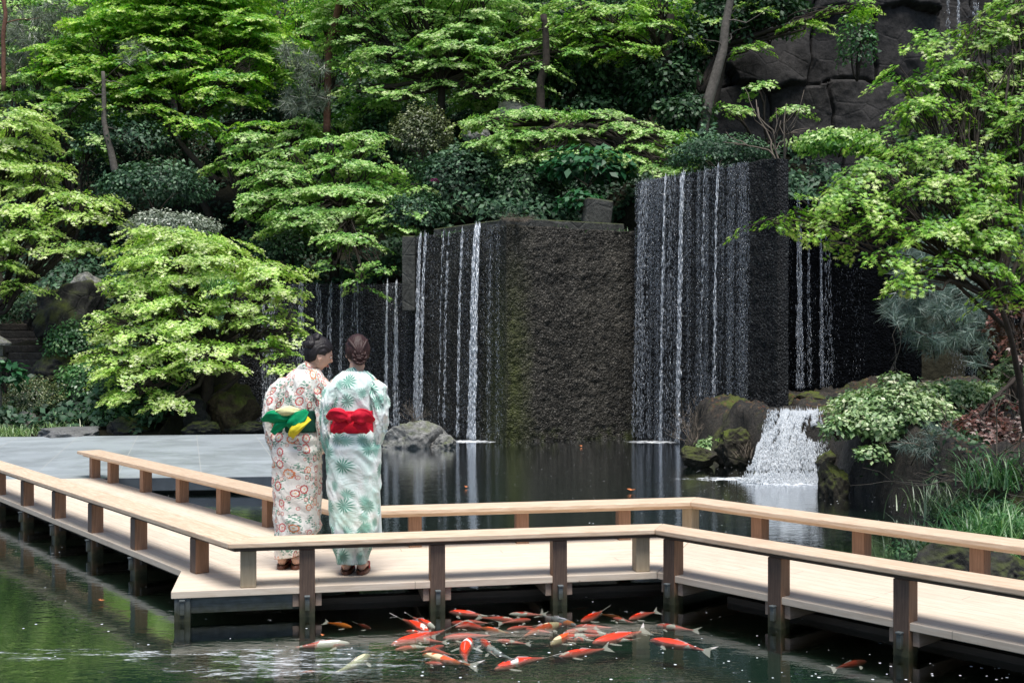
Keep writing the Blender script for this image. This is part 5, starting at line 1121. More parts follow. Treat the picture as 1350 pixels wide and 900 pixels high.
KOI = [
 ('rr', (535, 828), (575, 836), 'red koi above the large red one at the left of the cluster', .03), ('rr', (585, 846), (548, 856), 'orange red koi pointing right below the large red one', -.03), ('rw', (655, 838), (700, 843), 'red and white koi beside the black and white one', .03),
 ('rr', (610, 812), (650, 815), 'thin red koi just under the top row', .02), ('rr', (668, 826), (708, 821), 'red koi left of the third post', -.02), ('rr', (745, 828), (790, 823), 'red koi right of the third post in the stacked row', .02), ('rw', (800, 840), (842, 836), 'red and white koi at the right end of the stacked row', -.02), ('rr', (560, 866), (600, 868), 'red koi below the orange and cream one', .02),
 ('rr', (545, 838), (590, 843), 'red koi woven under the left end of the cluster', .03), ('rw', (600, 822), (640, 818), 'short red and white koi behind the middle row', -.03), ('rr', (560, 848), (600, 858), 'red koi crossing above the orange and cream one', .04), ('rw', (690, 822), (735, 828), 'red and white koi between the third post and the black one', .03), ('tri', (745, 838), (795, 842), 'spotted koi under the stacked row', -.02), ('rr', (700, 812), (655, 817), 'red koi slipping below the top row', .02), ('rw', (770, 826), (820, 834), 'red and white koi squeezed into the stacked row', .03),('or', (464, 820), (427, 813), 'orange koi just under the boardwalk right of the leftmost front post', .02),
 ('dr', (489, 813), (468, 805), 'dim red koi deep under the boardwalk right of the orange one', 0),
 ('rw', (461, 843), (377, 849), 'leftmost long red and white koi, alone below the boardwalk', .03),
 ('cr', (487, 857), (437, 884), 'cream white koi swimming alone at the lower left', -.05),
 ('or', (411, 877), (396, 878), 'tiny orange koi at the far lower left', 0),
 ('rr', (565, 831), (527, 810), 'red koi heading down right into the cluster, the lower of a pair', .03),
 ('rw', (573, 823), (540, 807), 'red koi heading down right, the upper of a pair', -.02),
 ('rr', (516, 844), (598, 823), 'large mostly red koi at the left end of the cluster', .05),
 ('tri', (520, 849), (572, 844), 'white koi with red and black marks under the large red one', -.03),
 ('oc', (557, 859), (629, 875), 'orange and cream koi with outspread tail at the bottom of the cluster', .04),
 ('rw', (620, 838), (611, 872), 'red and white koi pointing away from the viewer', .04),
 ('rr', (634, 837), (652, 856), 'short red capped koi beside the one pointing away', -.03),
 ('bk', (640, 846), (680, 864), 'black and white koi rippling the surface in the middle', .03),
 ('rw', (592, 803), (652, 810), 'red and white koi in the top row right of the second post', .02),
 ('rr', (680, 813), (627, 809), 'red koi in the top row pointing right', -.02),
 ('tri', (595, 815), (654, 826), 'three-coloured koi below the top row right of the second post', -.02),
 ('rw', (584, 834), (657, 830), 'straight red and white koi in the middle row', .01),
 ('oc', (634, 824), (678, 832), 'pale orange koi behind the three-coloured one', .02),
 ('rw', (671, 805), (722, 806), 'slim red koi in the top row left of the third post', .02),
 ('go', (760, 819), (707, 804), 'grey koi with an orange head below the third post', -.04),
 ('oc', (741, 816), (680, 834), 'orange and cream koi curving up right toward the grey one', .05),
 ('tri', (652, 878), (729, 860), 'long white koi with red and black blotches nearest the viewer', -.06),
 ('rr', (737, 860), (806, 849), 'red koi with a white belly, second nearest the viewer', .02),
 ('rr', (766, 814), (799, 798), 'thick red banded koi right of the third post', .04),
 ('do', (822, 801), (788, 793), 'dusky orange koi in the shade under the boardwalk', 0),
 ('rw', (808, 811), (840, 818), 'small red koi with a pale fin in the upper right of the cluster', .03),
 ('rr', (829, 812), (868, 801), 'narrow red koi slanting up to the fourth post', -.02),
 ('rw', (758, 820), (815, 822), 'white koi with red saddle marks, top of the stacked row', .02),
 ('rw', (730, 837), (802, 829), 'white koi with a few red spots in the middle of the stacked row', -.02),
 ('rr', (781, 844), (856, 827), 'long red koi slanting up right at the end of the stacked row', .03),
 ('oc', (726, 845), (765, 824), 'orange headed koi partly hidden at the left of the stacked row', .02),
 ('rw', (799, 831), (852, 828), 'red koi at the upper right of the stacked row', 0),
 ('tri', (865, 817), (922, 825), 'white koi with red marks alone right of the cluster, the upper one', .03),
 ('rw', (857, 840), (940, 855), 'red banded white koi with a grey tail right of the cluster, the lower one', -.03),
 ('dr', (1142, 854), (1094, 864), 'dim red koi far right near the last front post', .02),
 ('do', (777, 786), (753, 787), 'faint orange koi deep under the boardwalk by the third post', 0),
 ('rr', (776, 588), (763, 589), 'small red koi far off before the mossy wall', 0)]
for k, (kd, h_, t_, lb, bn) in enumerate(KOI):
    o = koi(kd, h_, t_, lb, bn, fat=.86, depth=-.016-.005*(k % 4) if kd not in ('dr', 'do') else None)
    if kd == 'dr' and h_[0] > 1000 or t_[1] == 589 or h_[0] == 411: o['group'] = None; del o['group']
# floating leaves
lfm = mat_flat('fallen_leaf_mat', (.55, .18, .06), .7, .4, 30)
for (px, py), lb, s in (((831, 647), 'curled orange leaf floating in the middle of the pond', .075), ((614, 642), 'small rusty leaf floating left of the middle of the pond', .04), ((133, 792), 'orange leaf floating by the left row of posts', .035), ((425, 837), 'small orange leaf floating at the left of the koi', .02), ((765, 588), 'pale leaf adrift near the mossy wall foot', .05)):
    c = ground(px, py, .012); r = np.random.default_rng(int(px)); V, Fa, t_ = leaves(np.array([[0, -s*.5, 0]]), np.array([[.4, .9, .1]]), np.array([[.2, -.3, 1]]), np.array([s]), np.array([.5]), LOBE5)
    V[:, 2] += .35*np.abs(V[:, 0])+.012*r.random(len(V))*(s/.05)
    o = mesh_np('fallen_leaf', V, Fa, lfm); o.location = c; setp(o, lb, 'leaf')
# ---------------------------------------------------------------- people
m = NT('skin_mat'); n = m.noise(m.coord('Object'), 9, 3)
skin = m.done(m.pbr(m.mix(n, (.62, .36, .26), (.72, .46, .35)), .5, .4, Subsurface_Weight=.12, Subsurface_Radius=(.02, .008, .005)))
def mat_hair(name, a, b, rot=0.):
    m = NT(name); v = m.coord('Object', scale=(90, 90, 10), rot=(0, rot, 0)); n = m.noise(v, 1.6, 4, .6, .5)
    return m.done(m.pbr(m.mix(n, a, b), .5, .35, m.bump(n, .7, .004)))
hair_l = mat_hair('hair_black', (.006, .005, .005), (.022, .016, .017)); hair_r = mat_hair('hair_brown', (.016, .007, .006), (.060, .024, .020))
lipm = mat_flat('lip_mat', (.50, .12, .10), .4, .1); dkm = mat_flat('lash_mat', (.02, .015, .012), .5, .1); whm = mat_flat('eye_white_mat', (.75, .72, .70), .2, .05)
def cloth_common(m, uvsock, base, h_extra=None):
    fn = m.noise(uvsock, 220, 2); fo = m.noise(uvsock, 9, 4, .6, .8)
    return m.done(m.pbr(base, .72, .25, m.bump(m.math('ADD', m.math('MULTIPLY', fn, .06), fo), .75, .02), Sheen_Weight=.15))
def mat_floral():
    m = NT('kimono_floral'); c0 = m.n('ShaderNodeTexCoord'); uv = c0.outputs['UV']
    base = m.mix(m.noise(uv, 5, 3), (.80, .755, .68), (.86, .83, .78))
    def sep(v):
        s = m.n('ShaderNodeSeparateXYZ'); m.l(v, s.inputs[0]); return s
    def flowers(scale, R_, thr, off, cols, base):
        mp = m.n('ShaderNodeMapping'); m.l(uv, mp.inputs[0]); mp.inputs['Location'].default_value = (off, off*.7, 0)
        vt = m.n('ShaderNodeTexVoronoi', voronoi_dimensions='2D'); m.l(mp.outputs[0], vt.inputs['Vector']); vt.inputs['Scale'].default_value = scale; vt.inputs['Randomness'].default_value = .85
        ds = m.math('MULTIPLY', vt.outputs['Distance'], 1/scale)
        sc = m.n('ShaderNodeSeparateColor'); m.l(vt.outputs['Color'], sc.inputs[0])
        dv = m.n('ShaderNodeVectorMath', operation='SUBTRACT'); m.l(mp.outputs[0], dv.inputs[0]); m.l(vt.outputs['Position'], dv.inputs[1])
        s = sep(dv.outputs[0]); ang = m.math('ARCTAN2', s.outputs[1], s.outputs[0])
        pet = m.math('ABSOLUTE', m.math('SINE', m.math('MULTIPLY', ang, 5.0)))
        Rr = m.math('MULTIPLY', m.math('ADD', .62, m.math('MULTIPLY', sc.outputs[1], .45)), R_)
        rel = m.math('DIVIDE', ds, Rr)
        rim = m.math('ADD', .86, m.math('MULTIPLY', pet, .14))
        ring = m.math('MULTIPLY', m.math('LESS_THAN', rel, rim), m.math('GREATER_THAN', rel, m.math('ADD', .56, m.math('MULTIPLY', pet, .16))))
        on = m.math('LESS_THAN', sc.outputs[0], thr)
        cc = m.mix(m.math('GREATER_THAN', sc.outputs[2], .62), cols[0], cols[1])
        inner = m.math('MULTIPLY', m.math('LESS_THAN', rel, .55), on)
        base = m.mix(m.math('MULTIPLY', inner, .75), base, (.88, .76, .66))
        sp_ = m.math('MULTIPLY', m.math('LESS_THAN', rel, .20), on)
        base = m.mix(m.math('MULTIPLY', m.math('MULTIPLY', ring, on), .9), base, cc)
        return m.mix(m.math('MULTIPLY', sp_, .8), base, (.75, .40, .12)), on
    # green leaves: small cells cut to leaf shapes, in drifts
    mp = m.n('ShaderNodeMapping'); m.l(uv, mp.inputs[0]); mp.inputs['Rotation'].default_value = (0, 0, .6); mp.inputs['Scale'].default_value = (1, 1.9, 1)
    vt = m.n('ShaderNodeTexVoronoi', voronoi_dimensions='2D'); m.l(mp.outputs[0], vt.inputs['Vector']); vt.inputs['Scale'].default_value = 46
    drift = m.noise(uv, 11, 2, .5, .0)
    sc = m.n('ShaderNodeSeparateColor'); m.l(vt.outputs['Color'], sc.inputs[0])
    lf = m.math('MULTIPLY', m.math('LESS_THAN', vt.outputs['Distance'], .40), m.math('GREATER_THAN', m.math('ADD', drift, m.math('MULTIPLY', sc.outputs[0], .10)), .60))
    base = m.mix(m.math('MULTIPLY', lf, .85), base, m.mix(sc.outputs[1], (.02, .16, .10), (.10, .34, .22)))
    base, _ = flowers(12.0, .034, .62, 0, ((.58, .05, .05), (.72, .20, .06)), base)
    base, _ = flowers(21.0, .016, .38, 3.3, ((.60, .10, .10), (.62, .22, .18)), base)
    return cloth_common(m, uv, base)
def mat_mint():
    m = NT('kimono_mint'); c0 = m.n('ShaderNodeTexCoord'); uv = c0.outputs['UV']
    cl = m.noise(uv, 6.5, 3, .55, .6)
    base = m.mix(m.ramp(cl, [(.38, 0.), (.66, .9)]), (.85, .87, .84), (.55, .77, .68))
    for scale, R_, off, col, thr in ((7.5, .062, 0., (.08, .28, .20), .60), (10.5, .044, 2.7, (.16, .40, .31), .45)):
        mp = m.n('ShaderNodeMapping'); m.l(uv, mp.inputs[0]); mp.inputs['Location'].default_value = (off, off*.6, 0)
        vt = m.n('ShaderNodeTexVoronoi', voronoi_dimensions='2D'); m.l(mp.outputs[0], vt.inputs['Vector']); vt.inputs['Scale'].default_value = scale; vt.inputs['Randomness'].default_value = .8
        ds = m.math('MULTIPLY', vt.outputs['Distance'], 1/scale)
        dv = m.n('ShaderNodeVectorMath', operation='SUBTRACT'); m.l(mp.outputs[0], dv.inputs[0]); m.l(vt.outputs['Position'], dv.inputs[1])
        s = m.n('ShaderNodeSeparateXYZ'); m.l(dv.outputs[0], s.inputs[0]); ang = m.math('ARCTAN2', s.outputs[1], s.outputs[0])
        w_ = m.noise(uv, 40, 2); spike = m.math('ABSOLUTE', m.math('SINE', m.math('ADD', m.math('MULTIPLY', ang, 7.), m.math('MULTIPLY', w_, 1.2))))
        rel = m.math('DIVIDE', ds, R_); sc = m.n('ShaderNodeSeparateColor'); m.l(vt.outputs['Color'], sc.inputs[0])
        mk = m.math('MULTIPLY', m.math('SUBTRACT', 1.0, rel, clamp=True), m.math('ADD', .02, m.math('MULTIPLY', m.math('GREATER_THAN', spike, m.math('ADD', .30, m.math('MULTIPLY', rel, .66))), 1.1)))
        mk = m.math('MULTIPLY', m.math('MULTIPLY', mk, 2.2, clamp=True), m.math('LESS_THAN', sc.outputs[0], thr))
        halo = m.math('MULTIPLY', m.math('MULTIPLY', m.math('SUBTRACT', 1.25, rel, clamp=True), .5), m.math('LESS_THAN', sc.outputs[0], thr))
        base = m.mix(halo, base, (.45, .68, .58)); base = m.mix(mk, base, col)
    return cloth_common(m, uv, base)
floral, mint = mat_floral(), mat_mint()
lining = mat_flat('sleeve_lining', (.45, .30, .17), .8, .2)
def silk(name, col): return mat_flat(name, col, .7, .18, 45, .5, .2, .006)
redm, greenm, yelm, crm, dgm = silk('obi_red', (.62, .012, .035)), silk('obi_green', (.0, .26, .10)), silk('obi_yellow', (.80, .66, .04)), silk('obi_cream', (.86, .80, .42)), silk('obi_dark_green', (.008, .055, .035))
sandm = mat_flat('sandal_brown', (.10, .035, .02), .45, .3, 20); strapm = mat_flat('sandal_strap', (.55, .10, .08), .6, .1)

def super_ring(cx, cy, z, a, b, k=72, p=2.4, tilt=0.):
    th = np.arange(k+1)*2*math.pi/k; c, s = np.cos(th), np.sin(th)
    x = a*np.sign(c)*np.abs(c)**(2/p); y = b*np.sign(s)*np.abs(s)**(2/p)
    return np.stack([cx+x, cy+y, z+tilt*x], 1), th
def robe(name, rows, mat, parent, k=96, nz=150, fold=.006, seed=0, u0=0, fn=None, hemfn=None, uscale=.165, closed_top=False):
    """rows: (z, cx, cy, a, b, p) from hem to top -> UV mapped cloth surface with folds"""
    rows = np.array(rows, float); zz = np.linspace(rows[0, 0], rows[-1, 0], nz)
    def smooth_interp(c):
        v = np.interp(zz, rows[:, 0], rows[:, c]); kk = np.array([1, 2, 3, 2, 1])/9; vp = np.pad(v, 2, mode='edge'); return np.convolve(vp, kk, 'valid')
    cx, cyy, a, b, p = (smooth_interp(i) for i in (1, 2, 3, 4, 5)); th = np.linspace(0, 2*math.pi, k+1)
    V = np.zeros((nz, k+1, 3)); UV = np.zeros((nz, k+1, 2))
    for i in range(nz):
        c, s = np.cos(th), np.sin(th); x = a[i]*np.sign(c)*np.abs(c)**(2/p[i]); y = b[i]*np.sign(s)*np.abs(s)**(2/p[i])
        V[i] = np.stack([cx[i]+x, cyy[i]+y, np.full(k+1, zz[i])], 1); UV[i] = np.stack([u0+th*uscale, np.full(k+1, zz[i])], 1)
    N = V-np.stack([cx, cyy, zz], 1)[:, None, :]; N /= np.linalg.norm(N, axis=2)[..., None]+1e-9
    C, S_ = np.cos(th)[None, :]+0*V[..., 0], np.sin(th)[None, :]+0*V[..., 0]
    q = np.stack([C*1.3+V[..., 2]*1.6, S_*1.3-V[..., 2]*1.2, V[..., 2]*9.5+C*1.8], -1)
    d = fold*(1-np.abs(fbm(q, 3, seed))**.7)*2.5+fold*.6*fbm(np.stack([C*3, S_*3, V[..., 2]*3.2], -1), 3, seed+7)
    if fn is not None: d = d+fn(V, C, S_)
    d = d*(1-.0*C); V = V+N*d[..., None]
    if hemfn is not None: V[..., 2] += hemfn(V, C, S_)
    V[:, -1] = V[:, 0]
    idx = np.arange(nz*(k+1)).reshape(nz, k+1); Fq = np.stack([idx[:-1, :-1], idx[:-1, 1:], idx[1:, 1:], idx[1:, :-1]], -1).reshape(-1, 4)
    V2 = V.reshape(-1, 3); U2 = UV.reshape(-1, 2)
    o = mesh_np(name, V2, Fq, mat, parent, smooth=True, uv=U2)
    sm = o.modifiers.new('solid', 'SOLIDIFY'); sm.thickness = .003; sm.offset = -1
    return o
def head_mesh(M, c):
    V = IV*np.array([.073, .090, .112]); x, y, z = V[:, 0].copy(), V[:, 1].copy(), V[:, 2].copy()
    lo = np.clip(-z/.112, 0, 1)
    x = x*(1-.34*lo**1.6); y = np.where(y < 0, y*(1-.42*lo**1.2), y*(1-.10*lo))
    y = np.where(y > 0, y*.97, y); f = (y > 0)
    g = lambda x0, z0, sx, sz: np.exp(-((x-x0)/sx)**2-((z-z0)/sz)**2)*f
    y = y+.021*g(0, -.018, .0095, .013)+.012*g(0, .004, .008, .022)-.008*g(.031, .010, .014, .012)-.008*g(-.031, .010, .014, .012)+.004*g(0, .030, .05, .012)
    y = y+.008*g(0, -.053, .020, .010)-.003*g(0, -.053, .03, .0025)+.009*g(0, -.092, .022, .018)-.004*g(0, -.072, .02, .007)+.004*g(.040, -.022, .02, .02)+.004*g(-.040, -.022, .02, .02)
    V = np.stack([x, y, z], 1); Vs = [V]; Fs = [IF]
    for sg in (-1, 1):
        E = IV*np.array([.009, .019, .031]); E[:, 2] += .004; E[:, 1] += -.25*(E[:, 2]) ; q = np.hypot(E[:, 1]/.012, (E[:, 2]-.006)/.02); E[:, 0] = sg*(E[:, 0]-.010*np.exp(-q**2)*(E[:, 0] > 0))+sg*.0725; E[:, 1] += -.006+np.abs(E[:, 0]-sg*.07)*-.3; E[:, 2] -= .010
        Vs.append(E); Fs.append(IF+len(V)*len(Fs) if False else IF+sum(len(v) for v in Vs[:-1]))
    V = np.concatenate(Vs); return V @ M.T+c, np.concatenate(Fs)
def capsule(mb, P, r, k=16):
    P = np.array(P, float); mb.tube(P, r, k)
    for i in (0, -1): mb.ell(P[i], (r[i],)*3, nu=14, nv=8)
def hand(mb, c, fdir, palm, side):
    """palm ellipsoid and five bent fingers; fdir where the fingers point, palm the normal of the palm, side +1/-1 for the thumb"""
    f = np.array(fdir, float); f /= np.linalg.norm(f); n = np.array(palm, float); n -= f*np.dot(n, f); n /= np.linalg.norm(n); s = np.cross(f, n)*side; c = np.array(c, float)
    M = np.stack([s, f, n], 1); mb.ell(c+f*.042, (.038, .050, .014), M)
    for k, (o, l) in enumerate(((.028, .070), (.010, .080), (-.009, .075), (-.027, .058))):
        b = c+f*.080+s*o; P = [b-f*.03, b, b+f*l*.42+n*l*.10, b+f*l*.72+n*l*.32, b+f*l*.85+n*l*.62]; capsule(mb, P, [.0085, .0082, .0075, .007, .006], 10)
    b = c+s*.026+f*.012; capsule(mb, [b, b+s*.022+f*.024+n*.008, b+s*.026+f*.050+n*.020, b+s*.020+f*.070+n*.028], [.012, .0105, .009, .0075], 10)
def rotM(yaw, pitch, roll=0.):
    cy_, sy = math.cos(yaw), math.sin(yaw); Z = np.array([[cy_, -sy, 0], [sy, cy_, 0], [0, 0, 1]]); cp, sp_ = math.cos(pitch), math.sin(pitch); X = np.array([[1, 0, 0], [0, cp, -sp_], [0, sp_, cp]])
    cr, sr = math.cos(roll), math.sin(roll); Yr = np.array([[cr, 0, sr], [0, 1, 0], [-sr, 0, cr]]); return Z @ X @ Yr
def body(root, hc, HM, sh, hip, feet, elbows, wrists):
    """one continuous figure grown together by a voxel remesh"""
    mb = MB(); V, Fq = head_mesh(HM, np.array(hc)); mb.add(V, Fq)
    shc = (np.array(sh[0])+np.array(sh[1]))/2; nb = shc+np.array([0, .0, .035]); nk = np.array(hc)+HM @ np.array([0, -.025, -.075])
    mb.tube([nb-[0, 0, .06], nb, (nb+nk)/2+np.array([0, -.004, 0]), nk], [.075, .056, .047, .050], 20)
    tr = []
    hipc = np.array(hip)
    for t, a, b in ((0, .10, .07), (.08, .15, .10), (.25, .150, .105), (.45, .115, .085), (.65, .125, .09), (.85, .145, .09), (.97, .12, .07), (1.03, .06, .05)):
        c = hipc*(1-t)+shc*t; r_, _ = super_ring(c[0], c[1], c[2]-.03+.02*t, a*.93, b*.93, 32); tr.append(r_[:-1])
    mb.loft(tr)
    for i in (0, 1):
        sg = -1 if i == 0 else 1
        capsule(mb, [sh[i], np.array(sh[i])*.5+np.array(elbows[i])*.5, elbows[i]], [.046, .040, .034]); E, W_ = np.array(elbows[i], float), np.array(wrists[i], float)
        capsule(mb, [E, E*.55+W_*.45, W_], [.034, .031, .023]); hand(mb, W_, W_-E, (-sg*1., -.1, -.35), 1 if sg < 0 else -1)
        fx, fy = feet[i]; hp = hipc+np.array([sg*.075, 0, -.02]); kn = np.array([(hp[0]*.35+fx*.65), hp[1]+.02, .47]); an = np.array([fx, fy, .115])
        capsule(mb, [hp, (hp+kn)/2, kn, (kn*.62+an*.38)+np.array([0, -.012, 0]), an+np.array([0, 0, .05]), an-np.array([0, 0, .03])], [.085, .072, .052, .050, .034, .036], 18)
        mb.ell((fx, fy-.028, .062), (.030, .034, .038)); rings = []
        for t, w_, h_ in ((0, .024, .050), (.2, .031, .060), (.45, .034, .046), (.7, .042, .030), (.9, .040, .022), (1., .028, .016)):
            yy = fy-.045+t*.195; th = np.arange(16)*2*math.pi/16; rings.append(np.stack([fx+w_*np.cos(th), np.full(16, yy), .028+h_*.5+h_*.5*np.sin(th)], 1))
        mb.loft(rings)
        for j in range(5): mb.ell((fx-sg*(.030-.015*j), fy+.155-.006*j*j*.45, .038), (.0105 if j == 0 else .0078, .021, .010), nu=10, nv=8)
    o = mb.build('body', skin, root); md = o.modifiers.new('r', 'REMESH'); md.mode = 'VOXEL'; md.voxel_size = .0038; md.use_smooth_shade = True
    ms = o.modifiers.new('s', 'SMOOTH'); ms.iterations = 3; ms.factor = .5
    dg = bpy.context.evaluated_depsgraph_get(); me = bpy.data.meshes.new_from_object(o.evaluated_get(dg)); o.modifiers.clear(); o.data = me
    me.shade_smooth(); return o
def face_bits(root, hc, HM):
    hc = np.array(hc)
    for sg in (-1, 1):
        b = MB(); b.ell(hc+HM @ np.array([sg*.031, .079, .008]), (.0125, .006, .0065), HM); b.build('eye', whm, root, smooth=True)
        b = MB(); b.ell(hc+HM @ np.array([sg*.031, .0845, .0075]), (.0055, .002, .0055), HM); b.build('iris', dkm, root, smooth=True)
        th = np.linspace(-1, 1, 9); b = MB(); b.tube([hc+HM @ np.array([sg*(.031+.015*t), .0845-.006*t*t, .0135-.005*t*t]) for t in th], .0016, 6); b.build('eyelash', dkm, root, smooth=True)
        b = MB(); b.tube([hc+HM @ np.array([sg*(.033+.018*t), .0835-.009*t*t, .029-.003*t*t]) for t in th], .0020, 6); b.build('eyebrow', dkm, root, smooth=True)
    b = MB(); b.ell(hc+HM @ np.array([0, .0865, -.0485]), (.019, .006, .0042), HM); b.ell(hc+HM @ np.array([0, .086, -.0565]), (.016, .006, .0050), HM); b.build('lips', lipm, root, smooth=True)
def hair_cap(root, hc, HM, mat, seed, part=0.):
    hc = np.array(hc); D = IV
    x, y, z = D[:, 0], D[:, 1], D[:, 2]
    V = D*np.array([.083, .100, .119]); V[:, 1] -= .004; V[:, 2] += .004
    lo = np.clip(-z, 0, 1); V[:, 0] *= (1-.30*lo**1.5); V[:, 1] = np.where(y < 0, V[:, 1]*(1-.42*lo**1.3), V[:, 1])
    # hairline: high on the forehead, sweeping down behind the ears to the nape
    line = np.where(y > 0, .50-.55*np.clip(np.abs(x)-.35, 0, 1)+.0*y, -.30-.55*np.clip(-y, 0, 1)); line = np.where((y > -.25) & (y < .35) & (np.abs(x) > .6), .05-.5*np.clip(-y, 0, 1), line)
    k = sst(z-line, -.06, .10)                # 1 under hair, 0 tucked inside the head
    st = fbm(np.stack([x*16, y*3+z*2, z*3], 1), 3, seed)*.0035+.0025*np.sin(x*46+y*9)
    V = V*(1+0*x)[:, None]; base = V*(.80+.20*k)[:, None]+D*(st*k)[:, None]
    b = MB(); b.add(base @ HM.T+hc, IF); return b
def person(label, loc, rz=0):
    return empty('person', loc, label, 'person', None, rz)

def sleeve(root, pts, mat, seed, side, uo):
    """pts: rows (cx, cy, z, a, b) from shoulder down to the hanging bottom"""
    rows = [(z, cx, cy, a, b, 2.6) for (cx, cy, z, a, b) in pts][::-1]
    return robe('sleeve', rows, mat, root, k=56, nz=80, fold=.011, seed=seed, u0=uo, uscale=.09)
def bow_lobe(path, wid, thick, mat, root, name='bow_loop', twist=0., k=36, nrm=(0, -1, 0)):
    """a puffed ribbon loop along a path: flat oval sections, pinched at the start"""
    path = np.array(path, float); n = 14; t = np.linspace(0, 1, n); T0 = np.linspace(0, 1, len(path)); P = np.stack([np.interp(t, T0, path[:, i]) for i in range(3)], 1)
    kk = np.array([1, 2, 1])/4; 
    for i in range(3): P[1:-1, i] = np.convolve(P[:, i], kk, 'valid')
    W_ = .88*np.interp(t, np.linspace(0, 1, len(wid)), wid); H_ = np.interp(t, np.linspace(0, 1, len(thick)), thick); nrm = np.array(nrm, float); rings = []
    T = np.gradient(P, axis=0); T /= np.linalg.norm(T, axis=1)[:, None]; th = np.arange(k)*2*math.pi/k
    for i in range(n):
        u = np.cross(T[i], nrm); u /= np.linalg.norm(u); v = np.cross(u, T[i]); a = twist*t[i]; u, v = u*math.cos(a)+v*math.sin(a), v*math.cos(a)-u*math.sin(a)
        cr = 1+.20*np.cos(3*th+2*t[i]*3)-.34*np.abs(np.sin(2.5*th+1.3*t[i]+len(path)))**4+.30*fbm(np.stack([np.cos(th)*1.6+path[0, 0]*9, np.sin(th)*1.6, np.full(k, t[i]*3.5)], 1), 2, 3)
        rings.append(P[i]+W_[i]*(np.sign(np.cos(th))*np.abs(np.cos(th))**.8)[:, None]*(1+.10*np.sin(t[i]*9+path[0, 2]*40))*u+H_[i]*(np.sin(th)*cr)[:, None]*v)
    o = MB().loft(rings).build(name, mat, root, smooth=True); return o
def obi_band(root, rows, mat, seed):
    return robe('obi', rows, mat, root, k=72, nz=40, fold=.0035, seed=seed)
def collar(root, pts, wid, mat, seed):
    pts = np.array(pts, float); n = 40; t = np.linspace(0, 1, n); T0 = np.linspace(0, 1, len(pts)); P = np.stack([np.interp(t, T0, pts[:, i]) for i in range(3)], 1)
    for _ in range(4):
        Q = P.copy(); Q[1:-1] = (P[:-2]+P[1:-1]*2+P[2:])/4; P = Q
    T = np.gradient(P, axis=0); T /= np.linalg.norm(T, axis=1)[:, None]; c = P.mean(0); V = []; U = []
    for i in range(n):
        o_ = P[i]-np.array([c[0], c[1]+.02, P[i][2]]); o_ /= np.linalg.norm(o_)+1e-9
        up = np.array([0, 0, 1.])*.92+o_*-.25; up -= T[i]*np.dot(up, T[i]); up /= np.linalg.norm(up)
        for a, b in ((-.5, 0), (-.1, .006), (.35, .006), (.5, 0), (.35, -.005), (-.3, -.005)): V.append(P[i]+up*wid*a+o_*b); U.append((t[i]*.5+3, a*wid))
    k = 6; Fq = np.array([[i*k+j, i*k+(j+1) % k, (i+1)*k+(j+1) % k, (i+1)*k+j] for i in range(n-1) for j in range(k)])
    return mesh_np('collar', np.array(V), Fq, mat, root, smooth=True, uv=np.array(U))
def sandals(root, feet):
    for fx, fy in feet:
        b = MB(); th = np.linspace(0, 2*math.pi, 28, endpoint=False); c, s = np.cos(th), np.sin(th)
        x = fx+.043*np.sign(c)*np.abs(c)**.85*(1+.12*s); y = fy+.045+.125*np.sign(s)*np.abs(s)**.8
        rings = [np.stack([fx+(x-fx)*q, fy+.045+(y-fy-.045)*q, np.full(28, z)], 1) for q, z in ((.95, .001), (1, .004), (1, .020), (.97, .026))]
        o = b.loft(rings).build('sandal', sandm, root, smooth=False, bevel=.001)
        for sg in (-1, 1):
            b2 = MB(); b2.tube([(fx+sg*.040, fy+.05, .022), (fx+sg*.036, fy+.08, .062), (fx+sg*.012, fy+.115, .060), (fx+.0, fy+.135, .030)], .006, 8); s_ = b2.build('strap', strapm, o, smooth=True)

# ---- woman in the floral kimono (left)
locL = ground(380, 750, DECK)
pl = person('woman in white kimono with red flowers and a green and yellow sash, head turned right', locL)
hcL = (.196, .045, 1.440); HL = rotM(R(-66), R(-18), R(6))
feetL = [(-.045, .045), (.050, .045)]
shL = [(-.035, .03, 1.245), (.225, .03, 1.245)]
body(pl, hcL, HL, shL, (.05, .01, .82), feetL, [(-.09, .05, 1.02), (.275, .06, 1.02)], [(.00, .22, .93), (.19, .22, .93)]); face_bits(pl, hcL, HL)
def lowfold(V, C, S_):     # wrap edge, drag folds and the tuck below the sash
    z = V[..., 2]; return .010*np.exp(-((z-.875)/.028)**2)+.007*np.exp(-((z-.80)/.02)**2)*(1+.5*C)+.004*np.sin(z*34+C*4+S_*3)*sst(-z, -.75, -.3)
robe('kimono', [(.085, .000, .03, .088, .085, 2.6), (.14, .012, .03, .098, .092, 2.6), (.26, .060, .02, .145, .105, 2.5), (.51, .058, .015, .150, .110, 2.5), (.765, .055, .01, .157, .122, 2.5), (.89, .052, .01, .148, .115, 2.4), (1.02, .060, .01, .133, .100, 2.4), (1.10, .075, .01, .128, .106, 2.2), (1.17, .085, .01, .124, .112, 2.2), (1.245, .097, .012, .130, .106, 2.2), (1.285, .104, .015, .126, .094, 2.3), (1.32, .112, .02, .100, .082, 2.2), (1.345, .120, .022, .068, .066, 2.1)],
     floral, pl, seed=3, fn=lowfold, hemfn=lambda V, C, S_: .018*C*(V[..., 2] < .3)*(1-(V[..., 2]-.08)/.22)-.0)
sleeve(pl, [(-.010, .02, 1.285, .030, .050), (-.048, .02, 1.235, .056, .078), (-.085, .02, 1.14, .058, .090), (-.108, .035, 1.02, .050, .110), (-.112, .06, .93, .042, .125), (-.100, .075, .85, .034, .130), (-.085, .08, .775, .022, .125), (-.082, .08, .755, .008, .10)], floral, 11, -1, .4)
